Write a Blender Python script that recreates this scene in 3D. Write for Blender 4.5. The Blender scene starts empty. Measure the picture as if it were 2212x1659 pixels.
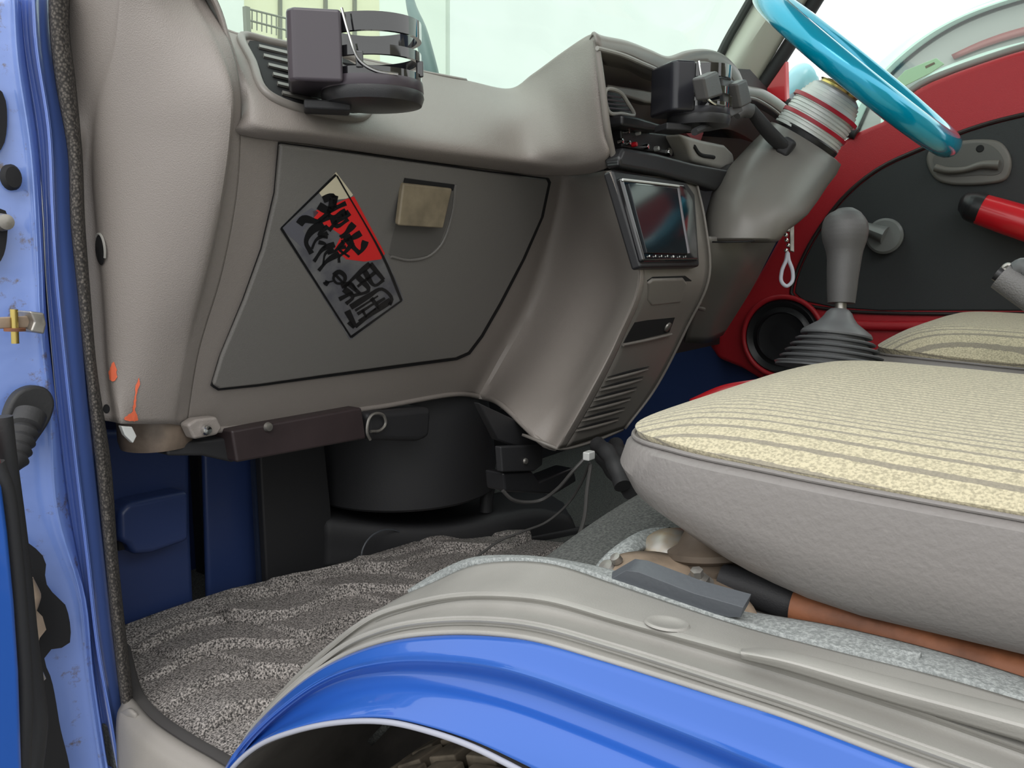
import bpy, bmesh, math, random
from mathutils import Vector as V, Matrix
random.seed(7)
SC = bpy.context.scene
COL = SC.collection

# ------------------------------------------------------------------ camera
AZ = math.radians(36.4); PI_ = math.radians(8.85); FPX = 1800.0
CAM = V((-0.35, 0.0, 0.42))
HH = V((math.cos(AZ), math.sin(AZ), 0)); RR = V((math.sin(AZ), -math.cos(AZ), 0)); ZZ = V((0, 0, 1))
FW = HH*math.cos(PI_) - ZZ*math.sin(PI_)
UP = HH*math.sin(PI_) + ZZ*math.cos(PI_)
cd = bpy.data.cameras.new('camera'); cam = bpy.data.objects.new('camera', cd); COL.objects.link(cam)
cd.sensor_width = 36; cd.lens = 36*FPX/2212; cd.clip_start = .01; cd.clip_end = 200
M = Matrix((RR, UP, -FW)).transposed().to_4x4(); M.translation = CAM
cam.matrix_world = M
SC.camera = cam
# ------------------------------------------------------------------ sky and exposure
w = bpy.data.worlds.new('overcast_sky'); SC.world = w; w.use_nodes = True
nt = w.node_tree; bg = nt.nodes['Background']
tc = nt.nodes.new('ShaderNodeTexCoord'); sx = nt.nodes.new('ShaderNodeSeparateXYZ'); rp = nt.nodes.new('ShaderNodeValToRGB')
nt.links.new(tc.outputs['Generated'], sx.inputs[0]); nt.links.new(sx.outputs['Z'], rp.inputs[0]); nt.links.new(rp.outputs[0], bg.inputs[0])
rp.color_ramp.elements[0].position = 0.0; rp.color_ramp.elements[0].color = (.34, .35, .34, 1)
rp.color_ramp.elements[1].position = .9; rp.color_ramp.elements[1].color = (1, 1.0, 1.02, 1)
e = rp.color_ramp.elements.new(.06); e.color = (.82, .84, .82, 1)
bg.inputs[1].default_value = 2.0
sd = bpy.data.lights.new('hazy_sun', 'SUN'); sun = bpy.data.objects.new('hazy_sun', sd); COL.objects.link(sun)
sd.energy = 1.1; sd.angle = math.radians(42); sd.color = (1, .98, .95)
sun.rotation_euler = V((.58, .34, -.74)).to_track_quat('-Z', 'Y').to_euler()
sun.location = (-3, -1, 3)
SC.view_settings.view_transform = 'Standard'; SC.view_settings.look = 'None'
SC.view_settings.exposure = 0.0; SC.view_settings.gamma = 1; SC.view_settings.use_curve_mapping = False

# ------------------------------------------------------------------ geometry helpers
def ray(x, y):
    return FW + RR*((x-1106)/FPX) - UP*((y-829.5)/FPX)
def P(x, y, X=None, Y=None, Z=None, d=None, pl=None):
    r = ray(x, y)
    if X is not None: t = (X-CAM.x)/r.x
    elif Y is not None: t = (Y-CAM.y)/r.y
    elif Z is not None: t = (Z-CAM.z)/r.z
    elif d is not None: t = d
    else: t = (pl[0]-CAM).dot(pl[1])/r.dot(pl[1])
    return CAM + r*t
def L(pts, ax='X', v=None):
    out = []
    for p in pts:
        val = p[2] if len(p) > 2 else v
        out.append(P(p[0], p[1], **{ax: val}))
    return out
FAS = (V((0, .61, .517)), V((0, 1, .402)).normalized())           # dashboard face, leaning forward
RAD = (V((0, .448, .506)), V((0, 1, -.31)).normalized())          # radio face
LOW = (V((0, .418, .41)), V((0, 1, .5)).normalized())             # console face below the radio
def off(pts, v): return [p+V(v) for p in pts]

def cr(pts, n, closed=False):
    """arc-length resampled Catmull-Rom through pts"""
    pts = [V(p) for p in pts]; m = len(pts)
    if m == 2 and not closed: return [pts[0].lerp(pts[1], i/(n-1)) for i in range(n)]
    dense = []
    segs = m if closed else m-1
    for i in range(segs):
        if closed: a, b, c, d = pts[(i-1) % m], pts[i], pts[(i+1) % m], pts[(i+2) % m]
        else:
            b, c = pts[i], pts[i+1]
            a = pts[i-1] if i > 0 else b*2-c
            d = pts[i+2] if i+2 < m else c*2-b
        # centripetal
        t0 = 0; t1 = t0+max((b-a).length, 1e-6)**.5; t2 = t1+max((c-b).length, 1e-6)**.5; t3 = t2+max((d-c).length, 1e-6)**.5
        for k in range(10):
            t = t1+(t2-t1)*k/10
            A1 = a*((t1-t)/(t1-t0))+b*((t-t0)/(t1-t0)); A2 = b*((t2-t)/(t2-t1))+c*((t-t1)/(t2-t1)); A3 = c*((t3-t)/(t3-t2))+d*((t-t2)/(t3-t2))
            B1 = A1*((t2-t)/(t2-t0))+A2*((t-t0)/(t2-t0)); B2 = A2*((t3-t)/(t3-t1))+A3*((t-t1)/(t3-t1))
            dense.append(B1*((t2-t)/(t2-t1))+B2*((t-t1)/(t2-t1)))
    dense.append(pts[0] if closed else pts[-1])
    ln = [0]
    for i in range(1, len(dense)): ln.append(ln[-1]+(dense[i]-dense[i-1]).length)
    out = []; j = 0; cnt = n+1 if closed else n
    for i in range(cnt):
        s = ln[-1]*i/(cnt-1)
        while j < len(ln)-2 and ln[j+1] < s: j += 1
        q = (s-ln[j])/max(ln[j+1]-ln[j], 1e-9)
        out.append(dense[j].lerp(dense[j+1], min(max(q, 0), 1)))
    return out[:n]

def g_grid(rows, closed=False):
    nv = len(rows[0]); vs = [p for r in rows for p in r]; fs = []
    for i in range(len(rows)-1):
        for j in range(nv if closed else nv-1):
            k = (j+1) % nv
            fs.append((i*nv+j, i*nv+k, (i+1)*nv+k, (i+1)*nv+j))
    return vs, fs
def cri(pts, k):
    out = []
    for i in range(len(pts)-1):
        b, c = pts[i], pts[i+1]; a = pts[i-1] if i else b*2-c; d = pts[i+2] if i+2 < len(pts) else c*2-b
        for j in range(k):
            t = j/k; out.append(.5*((2*b)+(c-a)*t+(2*a-5*b+4*c-d)*t*t+(3*b-a-3*c+d)*t**3))
    return out+[pts[-1]]
def g_loft(curves, n=24, sub=4, idx=0):
    cs = [cri(c, idx) for c in curves] if idx else [cr(c, n) for c in curves]
    n = len(cs[0])
    if len(cs) > 2 and sub > 1:
        m = (len(cs)-1)*sub+1
        cols = []
        for j in range(n):
            pts = [c[j] for c in cs]; col = []
            for i in range(len(pts)-1):
                b, c = pts[i], pts[i+1]; a = pts[i-1] if i else b*2-c; d = pts[i+2] if i+2 < len(pts) else c*2-b
                for k in range(sub):
                    t = k/sub
                    col.append(.5*((2*b)+(c-a)*t+(2*a-5*b+4*c-d)*t*t+(3*b-a-3*c+d)*t**3))
            col.append(pts[-1]); cols.append(col)
        cs = [[cols[j][i] for j in range(n)] for i in range(m)]
    return g_grid(cs)
def g_poly(pts, vec):
    n = len(pts); vec = V(vec)
    vs = list(pts)+[p+vec for p in pts]
    fs = [tuple(range(n)), tuple(range(2*n-1, n-1, -1))]+[(i, i+n, (i+1) % n+n, (i+1) % n) for i in range(n)]
    return vs, fs
def frame(ax):
    ax = V(ax).normalized(); ref = V((0, 0, 1)) if abs(ax.z) < .9 else V((0, 1, 0))
    u = ax.cross(ref).normalized(); return u, u.cross(ax).normalized() * -1, ax
def g_lathe(prof, o, ax, seg=40, sc=(1, 1), cap=True):
    u, v, a = frame(ax); o = V(o)
    rows = [[o+a*h_+u*(r_*sc[0]*math.cos(2*math.pi*k/seg))+v*(r_*sc[1]*math.sin(2*math.pi*k/seg)) for k in range(seg)] for r_, h_ in prof]
    vs, fs = g_grid(rows, True)
    if cap:
        fs.append(tuple(range(seg-1, -1, -1))); b = (len(rows)-1)*seg; fs.append(tuple(range(b, b+seg)))
    return vs, fs
def g_tube(pts, r, seg=10, n=None, closed=False, flat=1.0):
    if n is None: n = max(6, len(pts)*5)
    c = cr(pts, n, closed); rows = []; u = None
    for i, p in enumerate(c):
        t = (c[(i+1) % n]-c[i-1]) if closed else (c[min(i+1, n-1)]-c[max(i-1, 0)])
        t.normalize()
        if u is None: u = frame(t)[0]
        u = (u-t*u.dot(t)).normalized(); v = t.cross(u)
        rr = r
        if isinstance(r, (list, tuple)):
            q = i/(n-1)*(len(r)-1); k = min(int(q), len(r)-2); rr = r[k]+(r[k+1]-r[k])*(q-k)
        rows.append([p+u*(rr*math.cos(2*math.pi*k/seg))+v*(rr*flat*math.sin(2*math.pi*k/seg)) for k in range(seg)])
    if closed: rows.append(rows[0])
    vs, fs = g_grid(rows, True)
    if not closed:
        fs.append(tuple(range(seg-1, -1, -1))); b = (n-1)*seg; fs.append(tuple(range(b, b+seg)))
    return vs, fs
def g_box(c, s, ax=None):
    c = V(c); X_, Y_, Z_ = ax if ax else (V((1, 0, 0)), V((0, 1, 0)), V((0, 0, 1)))
    vs = [c+X_*(s[0]/2*i)+Y_*(s[1]/2*j)+Z_*(s[2]/2*k) for i in (-1, 1) for j in (-1, 1) for k in (-1, 1)]
    return vs, [(0, 1, 3, 2), (4, 6, 7, 5), (0, 4, 5, 1), (2, 3, 7, 6), (0, 2, 6, 4), (1, 5, 7, 3)]
def rrect(c, u, v, w_, h_, r, k=5):
    """rounded rectangle outline round c"""
    out = []
    for sx_, sy_, a0 in ((1, 1, 0), (-1, 1, 90), (-1, -1, 180), (1, -1, 270)):
        for i in range(k+1):
            a = math.radians(a0+90*i/k)
            out.append(c+u*(sx_*(w_/2-r)+r*math.cos(a))+v*(sy_*(h_/2-r)+r*math.sin(a)))
    return out

def link(name, geos, mat=None, parent=None, bevel=0, thick=0, smooth=True, subsurf=0, bseg=3, weld=True):
    if isinstance(geos, tuple): geos = [geos]
    vs, fs = [], []
    for gv, gf in geos:
        b = len(vs); vs += gv; fs += [tuple(i+b for i in f_) for f_ in gf]
    lo = V([min(p[i] for p in vs) for i in range(3)]); hi = V([max(p[i] for p in vs) for i in range(3)])
    o = (lo+hi)/2
    if parent is None: o.z = lo.z
    me = bpy.data.meshes.new(name); me.from_pydata([p-o for p in vs], [], fs)
    bm = bmesh.new(); bm.from_mesh(me)
    bmesh.ops.remove_doubles(bm, verts=bm.verts, dist=1e-6)
    bmesh.ops.recalc_face_normals(bm, faces=bm.faces)
    if any(e_.is_boundary for e_ in bm.edges):        # open sheet: outside looks towards the cab interior
        s = sum(((CAM-(f_.calc_center_median()+o)).dot(f_.normal)*f_.calc_area() for f_ in bm.faces))
        if s < 0: bmesh.ops.reverse_faces(bm, faces=bm.faces)
    bm.to_mesh(me); bm.free()
    ob = bpy.data.objects.new(name, me); COL.objects.link(ob)
    if mat: me.materials.append(mat)
    ob.location = o
    if parent is not None:
        ob.parent = parent
        off_ = V(parent.location)
        pp = parent.parent
        while pp: off_ += V(pp.location); pp = pp.parent
        ob.location = o-off_
    if smooth:
        for p in me.polygons: p.use_smooth = True
        if not bevel: me.set_sharp_from_angle(angle=math.radians(38))
    if thick:
        m = ob.modifiers.new('thickness', 'SOLIDIFY'); m.thickness = thick; m.offset = -1
    if bevel:
        m = ob.modifiers.new('bevel', 'BEVEL'); m.width = bevel; m.segments = bseg; m.limit_method = 'ANGLE'; m.angle_limit = math.radians(35)
        m.harden_normals = True
        me.set_sharp_from_angle(angle=math.radians(60))
    if subsurf:
        m = ob.modifiers.new('smooth', 'SUBSURF'); m.levels = subsurf; m.render_levels = subsurf
    return ob
from mathutils.bvhtree import BVHTree
def hit(ob, x, y, lift=0.0):
    o = V(ob.location); q = ob.parent
    while q: o += V(q.location); q = q.parent
    t = BVHTree.FromPolygons([v.co+o for v in ob.data.vertices], [tuple(p.vertices) for p in ob.data.polygons])
    h_ = t.ray_cast(CAM, ray(x, y).normalized())
    n = h_[1]
    if n.dot(CAM-h_[0]) < 0: n = -n
    return h_[0]+n*lift, n
def thing(name, loc, label, cat, group=None):
    o = bpy.data.objects.new(name, None); COL.objects.link(o); o.empty_display_size = .02
    o.location = loc; o['label'] = label; o['category'] = cat
    if group: o['group'] = group
    return o
def tag(o, label, cat, group=None, kind=None):
    o['label'] = label; o['category'] = cat
    if group: o['group'] = group
    if kind: o['kind'] = kind
    return o
def struct(o, label=None):
    o['kind'] = 'structure'
    if label: o['label'] = label
    return o

# ------------------------------------------------------------------ materials
def new(name):
    m = bpy.data.materials.new(name); m.use_nodes = True
    return m, m.node_tree, m.node_tree.nodes['Principled BSDF']
def mat(name, col, rough=.5, metal=0, grain=0, gs=900, coat=0, var=0, vs=6, col2=None, spec=.5, bump2=0):
    m, t, b = new(name)
    b.inputs['Base Color'].default_value = (*col, 1); b.inputs['Roughness'].default_value = rough
    b.inputs['Metallic'].default_value = metal; b.inputs['Coat Weight'].default_value = coat
    b.inputs['Coat Roughness'].default_value = .06; b.inputs['Specular IOR Level'].default_value = spec
    c = t.nodes.new('ShaderNodeTexCoord')
    if var:
        n = t.nodes.new('ShaderNodeTexNoise'); n.inputs['Scale'].default_value = vs; n.inputs['Detail'].default_value = 5
        t.links.new(c.outputs['Object'], n.inputs['Vector'])
        r = t.nodes.new('ShaderNodeValToRGB'); r.color_ramp.elements[0].position = .38; r.color_ramp.elements[1].position = .66
        r.color_ramp.elements[0].color = (*col, 1)
        c2 = col2 if col2 else tuple(x*(1+var) for x in col)
        r.color_ramp.elements[1].color = (*c2, 1)
        t.links.new(n.outputs['Fac'], r.inputs[0]); t.links.new(r.outputs[0], b.inputs['Base Color'])
    if grain:
        n = t.nodes.new('ShaderNodeTexNoise'); n.inputs['Scale'].default_value = gs; n.inputs['Detail'].default_value = 2
        t.links.new(c.outputs['Object'], n.inputs['Vector'])
        bp = t.nodes.new('ShaderNodeBump'); bp.inputs['Strength'].default_value = grain; bp.inputs['Distance'].default_value = .001
        t.links.new(n.outputs['Fac'], bp.inputs['Height']); t.links.new(bp.outputs[0], b.inputs['Normal'])
    return m
def carpet(name, a, b_, scale=700, bump=.8):
    bump *= .5; m, t, b = new(name); b.inputs['Roughness'].default_value = .95; b.inputs['Specular IOR Level'].default_value = .15
    c = t.nodes.new('ShaderNodeTexCoord'); n = t.nodes.new('ShaderNodeTexNoise'); n.inputs['Scale'].default_value = scale; n.inputs['Detail'].default_value = 3
    n.inputs['Roughness'].default_value = .7
    r = t.nodes.new('ShaderNodeValToRGB'); r.color_ramp.elements[0].position = .42; r.color_ramp.elements[1].position = .62
    r.color_ramp.elements[0].color = (*a, 1); r.color_ramp.elements[1].color = (*b_, 1)
    bp = t.nodes.new('ShaderNodeBump'); bp.inputs['Strength'].default_value = bump; bp.inputs['Distance'].default_value = .002
    t.links.new(c.outputs['Object'], n.inputs['Vector']); t.links.new(n.outputs['Fac'], r.inputs[0]); t.links.new(r.outputs[0], b.inputs['Base Color'])
    t.links.new(n.outputs['Fac'], bp.inputs['Height']); t.links.new(bp.outputs[0], b.inputs['Normal'])
    return m
def seat_fabric(name, base, line, sp=92.0):
    m, t, b = new(name); b.inputs['Roughness'].default_value = .9; b.inputs['Specular IOR Level'].default_value = .2
    b.inputs['Sheen Weight'].default_value = .2
    c = t.nodes.new('ShaderNodeTexCoord'); s = t.nodes.new('ShaderNodeSeparateXYZ'); t.links.new(c.outputs['Object'], s.inputs[0])
    def mth(op, a, bb=None):
        n = t.nodes.new('ShaderNodeMath'); n.operation = op
        for i, v_ in enumerate((a, bb)):
            if v_ is None: continue
            if isinstance(v_, (int, float)): n.inputs[i].default_value = v_
            else: t.links.new(v_, n.inputs[i])
        return n.outputs[0]
    nz0 = t.nodes.new('ShaderNodeTexNoise'); nz0.inputs['Scale'].default_value = 160; t.links.new(c.outputs['Object'], nz0.inputs['Vector'])
    u = mth('ADD', mth('ADD', mth('MULTIPLY', s.outputs['X'], sp), mth('MULTIPLY', s.outputs['Z'], -sp*1.0)), mth('MULTIPLY', nz0.outputs['Fac'], .12))
    fr = mth('FRACT', u)
    ln = mth('LESS_THAN', mth('ABSOLUTE', mth('SUBTRACT', fr, .5)), .13)
    nz = t.nodes.new('ShaderNodeTexNoise'); nz.inputs['Scale'].default_value = 500; nz.inputs['Detail'].default_value = 2; t.links.new(c.outputs['Object'], nz.inputs['Vector'])
    r = t.nodes.new('ShaderNodeValToRGB'); r.color_ramp.elements[0].position = .36; r.color_ramp.elements[1].position = .6
    r.color_ramp.elements[0].color = (*[x*.62 for x in base], 1); r.color_ramp.elements[1].color = (*base, 1); t.links.new(nz.outputs['Fac'], r.inputs[0])
    mx = t.nodes.new('ShaderNodeMix'); mx.data_type = 'RGBA'; t.links.new(mth('MULTIPLY', ln, .75), mx.inputs[0]); t.links.new(r.outputs[0], mx.inputs[6]); mx.inputs[7].default_value = (*line, 1)
    t.links.new(mx.outputs[2], b.inputs['Base Color'])
    bp = t.nodes.new('ShaderNodeBump'); bp.inputs['Strength'].default_value = .5; bp.inputs['Distance'].default_value = .001
    t.links.new(mth('SUBTRACT', nz.outputs['Fac'], mth('MULTIPLY', ln, .8)), bp.inputs['Height']); t.links.new(bp.outputs[0], b.inputs['Normal'])
    return m
def glass(name, tint, mixf=.06):
    m, t, b = new(name); t.nodes.remove(b); o = t.nodes['Material Output']
    tr = t.nodes.new('ShaderNodeBsdfTransparent'); tr.inputs[0].default_value = (*tint, 1)
    gl = t.nodes.new('ShaderNodeBsdfGlossy'); gl.inputs['Roughness'].default_value = .02
    mx = t.nodes.new('ShaderNodeMixShader'); mx.inputs[0].default_value = mixf
    t.links.new(tr.outputs[0], mx.inputs[1]); t.links.new(gl.outputs[0], mx.inputs[2]); t.links.new(mx.outputs[0], o.inputs[0])
    return m
def rusty_paint(name, col, rust=(.16, .09, .05), lo=.6, hi=.66, scale=45):
    m, t, b = new(name); b.inputs['Roughness'].default_value = .32; b.inputs['Coat Weight'].default_value = .6
    c = t.nodes.new('ShaderNodeTexCoord'); n = t.nodes.new('ShaderNodeTexNoise'); n.inputs['Scale'].default_value = scale; n.inputs['Detail'].default_value = 9; n.inputs['Roughness'].default_value = .72
    r = t.nodes.new('ShaderNodeValToRGB'); r.color_ramp.elements[0].position = lo; r.color_ramp.elements[1].position = hi
    r.color_ramp.elements[0].color = (*col, 1); r.color_ramp.elements[1].color = (*rust, 1)
    t.links.new(c.outputs['Object'], n.inputs['Vector']); t.links.new(n.outputs['Fac'], r.inputs[0]); t.links.new(r.outputs[0], b.inputs['Base Color'])
    n2 = t.nodes.new('ShaderNodeTexNoise'); n2.inputs['Scale'].default_value = 22; n2.inputs['Detail'].default_value = 3; t.links.new(c.outputs['Object'], n2.inputs['Vector'])
    bp = t.nodes.new('ShaderNodeBump'); bp.inputs['Strength'].default_value = .35; bp.inputs['Distance'].default_value = .006
    t.links.new(n2.outputs['Fac'], bp.inputs['Height']); t.links.new(bp.outputs[0], b.inputs['Normal'])
    return m
def knit(name, a, b_):
    m, t, b = new(name); b.inputs['Roughness'].default_value = .9
    c = t.nodes.new('ShaderNodeTexCoord')
    n = t.nodes.new('ShaderNodeTexVoronoi'); n.inputs['Scale'].default_value = 420; t.links.new(c.outputs['Object'], n.inputs['Vector'])
    r = t.nodes.new('ShaderNodeValToRGB'); r.color_ramp.elements[0].position = .15; r.color_ramp.elements[1].position = .62
    r.color_ramp.elements[0].color = (*b_, 1); r.color_ramp.elements[1].color = (*a, 1)
    t.links.new(n.outputs['Distance'], r.inputs[0]); t.links.new(r.outputs[0], b.inputs['Base Color'])
    bp = t.nodes.new('ShaderNodeBump'); bp.inputs['Strength'].default_value = .6; bp.inputs['Distance'].default_value = .001; bp.invert = True
    t.links.new(n.outputs['Distance'], bp.inputs['Height']); t.links.new(bp.outputs[0], b.inputs['Normal'])
    return m

DASH = mat('taupe_dash_plastic', (.245, .218, .198), .46, grain=.42, gs=1100)
DASH2 = mat('taupe_smooth_plastic', (.20, .183, .165), .38, grain=.12, gs=900)
COLP = mat('column_plastic', (.175, .165, .150), .36, grain=.06, gs=600)
GLOVE = mat('glovebox_plastic', (.165, .157, .146), .45, grain=.4, gs=1100)
TRIM = mat('sill_plastic', (.335, .325, .30), .42, grain=.15, gs=900, var=-.14, vs=14)
OLIVE = mat('worn_olive_latch', (.26, .215, .145), .4, grain=.2, gs=300, var=-.35, vs=40)
BLACKP = mat('black_plastic', (.018, .018, .02), .35, grain=.1)
BLACKM = mat('matt_black_plastic', (.022, .022, .024), .6, grain=.2)
PIANO = mat('gloss_black', (.008, .008, .010), .05, coat=1)
SMOKE = mat('satin_dark_plastic', (.06, .05, .06), .28)
RUBBER = mat('black_rubber', (.022, .022, .023), .62, grain=.2, gs=400)
BOOTR = mat('grey_rubber_boot', (.115, .118, .122), .42)
KNOB = mat('grey_shift_grip', (.085, .083, .083), .42, grain=.3, gs=1400)
BLUE = mat('blue_car_paint', (.020, .10, .42), .36, coat=.7, metal=.1, spec=.35)
BLUEL = rusty_paint('weathered_blue_pillar', (.15, .235, .54), rust=(.11, .085, .085), lo=.565, hi=.66)
BLUEF = mat('blue_flange_paint', (.11, .19, .54), .28, coat=.8)
BLUED = mat('blue_inner_body', (.026, .048, .15), .42, coat=.2)
RED = mat('red_door_plastic', (.50, .018, .028), .42, grain=.35, gs=900)
REDG = mat('red_gloss', (.62, .01, .02), .3, coat=.4)
CHAR = mat('charcoal_door_cloth', (.040, .044, .046), .75, grain=.6, gs=1500)
HANDP = mat('taupe_handle', (.15, .142, .128), .4)
CRANK = mat('grey_crank', (.19, .20, .195), .35)
AQUA = mat('aqua_wheel', (.0, .40, .62), .18, coat=1, metal=.35)
AQUAD = mat('aqua_spoke', (.0, .22, .36), .35, coat=.5, metal=.35)
CHROME = mat('chrome', (.75, .75, .74), .12, metal=1)
STEEL = mat('dull_steel', (.42, .40, .37), .4, metal=.8, var=-.4, vs=60)
GOLD = mat('gold_adapter', (.62, .48, .16), .22, metal=1)
BOSSG = mat('boss_grey', (.70, .71, .69), .35, metal=.25)
BOSSR = mat('boss_red', (.45, .01, .03), .35)
RAINBOW = mat('iridescent_horn_ring', (.55, .35, .75), .12, metal=.9, var=1, vs=30, col2=(.8, .9, .95))
SCREEN = mat('screen_glass', (.010, .013, .016), .10, spec=.35)
MATC = carpet('speckled_mat', (.055, .052, .050), (.50, .46, .43), 520, 1.0)
CARP = carpet('grey_carpet', (.075, .078, .075), (.145, .148, .14), 420, .7)
CARPL = carpet('pale_grey_carpet', (.22, .235, .23), (.38, .40, .39), 420, .9)
MATEDGE = mat('mat_edge', (.06, .056, .054), .8)
FAB = seat_fabric('cream_striped_fabric', (.57, .51, .355), (.20, .18, .15))
VINYL = mat('grey_seat_vinyl', (.215, .20, .19), .45, grain=.5, gs=260)
TAN = mat('tan_dusty_steel', (.33, .25, .18), .6, var=-.45, vs=35, grain=.3, gs=120)
RUST = mat('rusty_tube', (.26, .095, .042), .6, var=-.6, vs=30, grain=.35, gs=200)
MOUNT = mat('dusty_rubber_mount', (.15, .115, .085), .6, var=-.4, vs=30)
BAR = mat('blue_grey_rubber', (.075, .082, .092), .42, grain=.2, gs=300)
BEAM = mat('under_dash_beam', (.028, .019, .020), .5, grain=.3, gs=100, var=.5, vs=12)
KNIT = knit('knit_weatherstrip', (.028, .025, .023), (.13, .115, .10))
CREAM = mat('cream_pillar_trim', (.55, .56, .47), .45)
WSH = glass('windshield_glass', (.90, .97, .93)); 
SIDEG = glass('side_window_glass', (.88, .96, .92), .05)
BEADM = mat('white_cord', (.62, .64, .72), .35)
INK = mat('sticker_ink', (.008, .008, .009), .28)
STK = mat('sticker_silver', (.17, .17, .17), .3, var=-.35, vs=45, col2=(.10, .10, .115))
STKR = mat('sticker_red', (.72, .025, .025), .35)
STKC = mat('sticker_cream', (.66, .60, .44), .35)
ORANGE = mat('orange_paint_scuff', (.75, .15, .07), .5)
TYRE = mat('tyre_dusty', (.23, .19, .14), .85, var=-.5, vs=50, grain=.4, gs=200)
DUST = mat('wheelhouse_dirt', (.10, .09, .08), .9, var=-.6, vs=12, grain=.6, gs=60)
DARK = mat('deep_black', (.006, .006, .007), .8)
HEAD = mat('headliner', (.45, .44, .40), .9)
TRIM2 = mat('corner_cover_plastic', (.27, .25, .225), .5, grain=.15, gs=900, var=-.15, vs=14)
WALLW = mat('white_render_wall', (.92, .95, .93), .8, var=-.04, vs=2)
WALLC = mat('cream_building', (.92, .89, .68), .8)
WALLG = mat('pale_green_pillar', (.80, .86, .78), .7)
JOINT = mat('grey_joint', (.25, .25, .22), .7)
GROUND = mat('asphalt', (.22, .22, .22), .9, grain=.5, gs=60)
MINT = mat('mint_car_paint', (.66, .84, .77), .3, coat=.8)
CARG = mat('neighbour_glass', (.36, .35, .34), .08, coat=.5)
MAROON = mat('maroon_reflection', (.30, .10, .10), .4)
GREENT = mat('pale_green_tag', (.55, .85, .55), .4)

# ================================================================== THE SETTING
# cab shell
struct(link('floor', g_poly([V(q) for q in ((0, .57, -.05), (.27, .57, -.05), (.27, -.43, -.05), (1.30, -.43, -.05), (1.30, 1.01, -.05), (0, 1.01, -.05))], (0, 0, .04)), CARP))
struct(link('wall_front', g_box((.64, 1.02, .27), (1.30, .03, .62)), BLUED))
struct(link('wall_right', g_poly([V((1.30, 1.03, -.01)), V((1.30, -.42, -.01)), V((1.30, -.42, .38)), V((1.30, .45, .38)), V((1.30, .60, .58)), V((1.30, 1.03, .58))], (.02, 0, 0)), BLUED))
struct(link('wall_back', g_box((.64, -.44, .32), (1.30, .03, .70)), BLUED))
struct(link('ceiling', g_box((.64, -.02, 1.24), (1.30, .88, .02)), HEAD))
struct(link('wall_front_left', [g_box((-.035, .89, .25), (.03, .30, 1.0)), g_box((.64, .93, .595), (1.34, .28, .02))], BLUED))
# windshield (leans back over the dash) and right front pillar
WP = [V((.02, .777, .60)), V((1.27, .777, .60)), V((1.22, .40, 1.20)), V((.07, .40, 1.20))]
wsn = (WP[1]-WP[0]).cross(WP[3]-WP[0]).normalized()
wi = link('window_1', g_poly(WP, wsn*.005), WSH, smooth=False); struct(wi, 'pale green tinted windshield over the dashboard')
seal_pts = [P(1628, -12, X=1.20), P(1600, 36, X=1.20), P(1570, 88, X=1.20), P(1553, 122, X=1.20)]
sp_ = link('trim_1', g_tube([V((1.235, .36, 1.24)), seal_pts[0], seal_pts[1], seal_pts[2], seal_pts[3], V((1.22, .80, .60))], .008, 8, 40), RUBBER); struct(sp_, 'dark rubber edge of the windshield by the far pillar')
pil = link('trim_2', g_loft([
    [V((1.215, .39, 1.22)), P(1630, -10, X=1.21), P(1563, 108, X=1.21), P(1510, 200, X=1.21)],
    [V((1.21, .33, 1.22)), P(1690, -10, X=1.19), P(1620, 95, X=1.19), P(1560, 190, X=1.19)],
    [V((1.25, .28, 1.22)), P(1752, -10, X=1.25), P(1690, 90, X=1.25), P(1615, 215, X=1.25)]], 16, 5), CREAM, thick=.02)
struct(pil, 'cream painted pillar between windshield and driver window')
dws = link('trim_3', g_tube([V((1.262, .24, 1.22)), P(1768, -10, X=1.258), P(1700, 105, X=1.258), P(1632, 205, X=1.258)], .0135, 10, 24), RUBBER)
struct(dws, 'black door seal beside the cream pillar')
# driver window glass
dg = link('window_2', g_poly([V((1.285, .52, .60)), V((1.285, -.4, .72)), V((1.25, -.4, 1.2)), V((1.25, .25, 1.2))], (.004, 0, 0)), SIDEG, smooth=False)
struct(dg, 'driver side door glass with pale green tint')

# front left pillar (door jamb) : everything left of the weatherstrip
jamb = link('wall_left', g_loft([
    [P(-60, -30, Y=.735), P(-60, 500, Y=.735), P(-60, 1000, Y=.735), P(-60, 1700, Y=.735)],
    L([(12, -30), (16, 120), (45, 330), (62, 560), (66, 700), (72, 900), (88, 1100), (150, 1290), (168, 1460), (205, 1700)], 'Y', .722),
    L([(30, -30), (38, 120), (68, 330), (82, 560), (88, 700), (110, 900), (124, 1100), (175, 1290), (192, 1460), (228, 1700)], 'Y', .712),
    L([(44, -30), (55, 120), (84, 330), (95, 560), (102, 700), (125, 900), (150, 1100), (186, 1290), (206, 1460), (240, 1700)], 'Y', .722)], 50, 5), BLUEL, thick=.004)
struct(jamb, 'weathered light blue door jamb with rust flecks')
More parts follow.
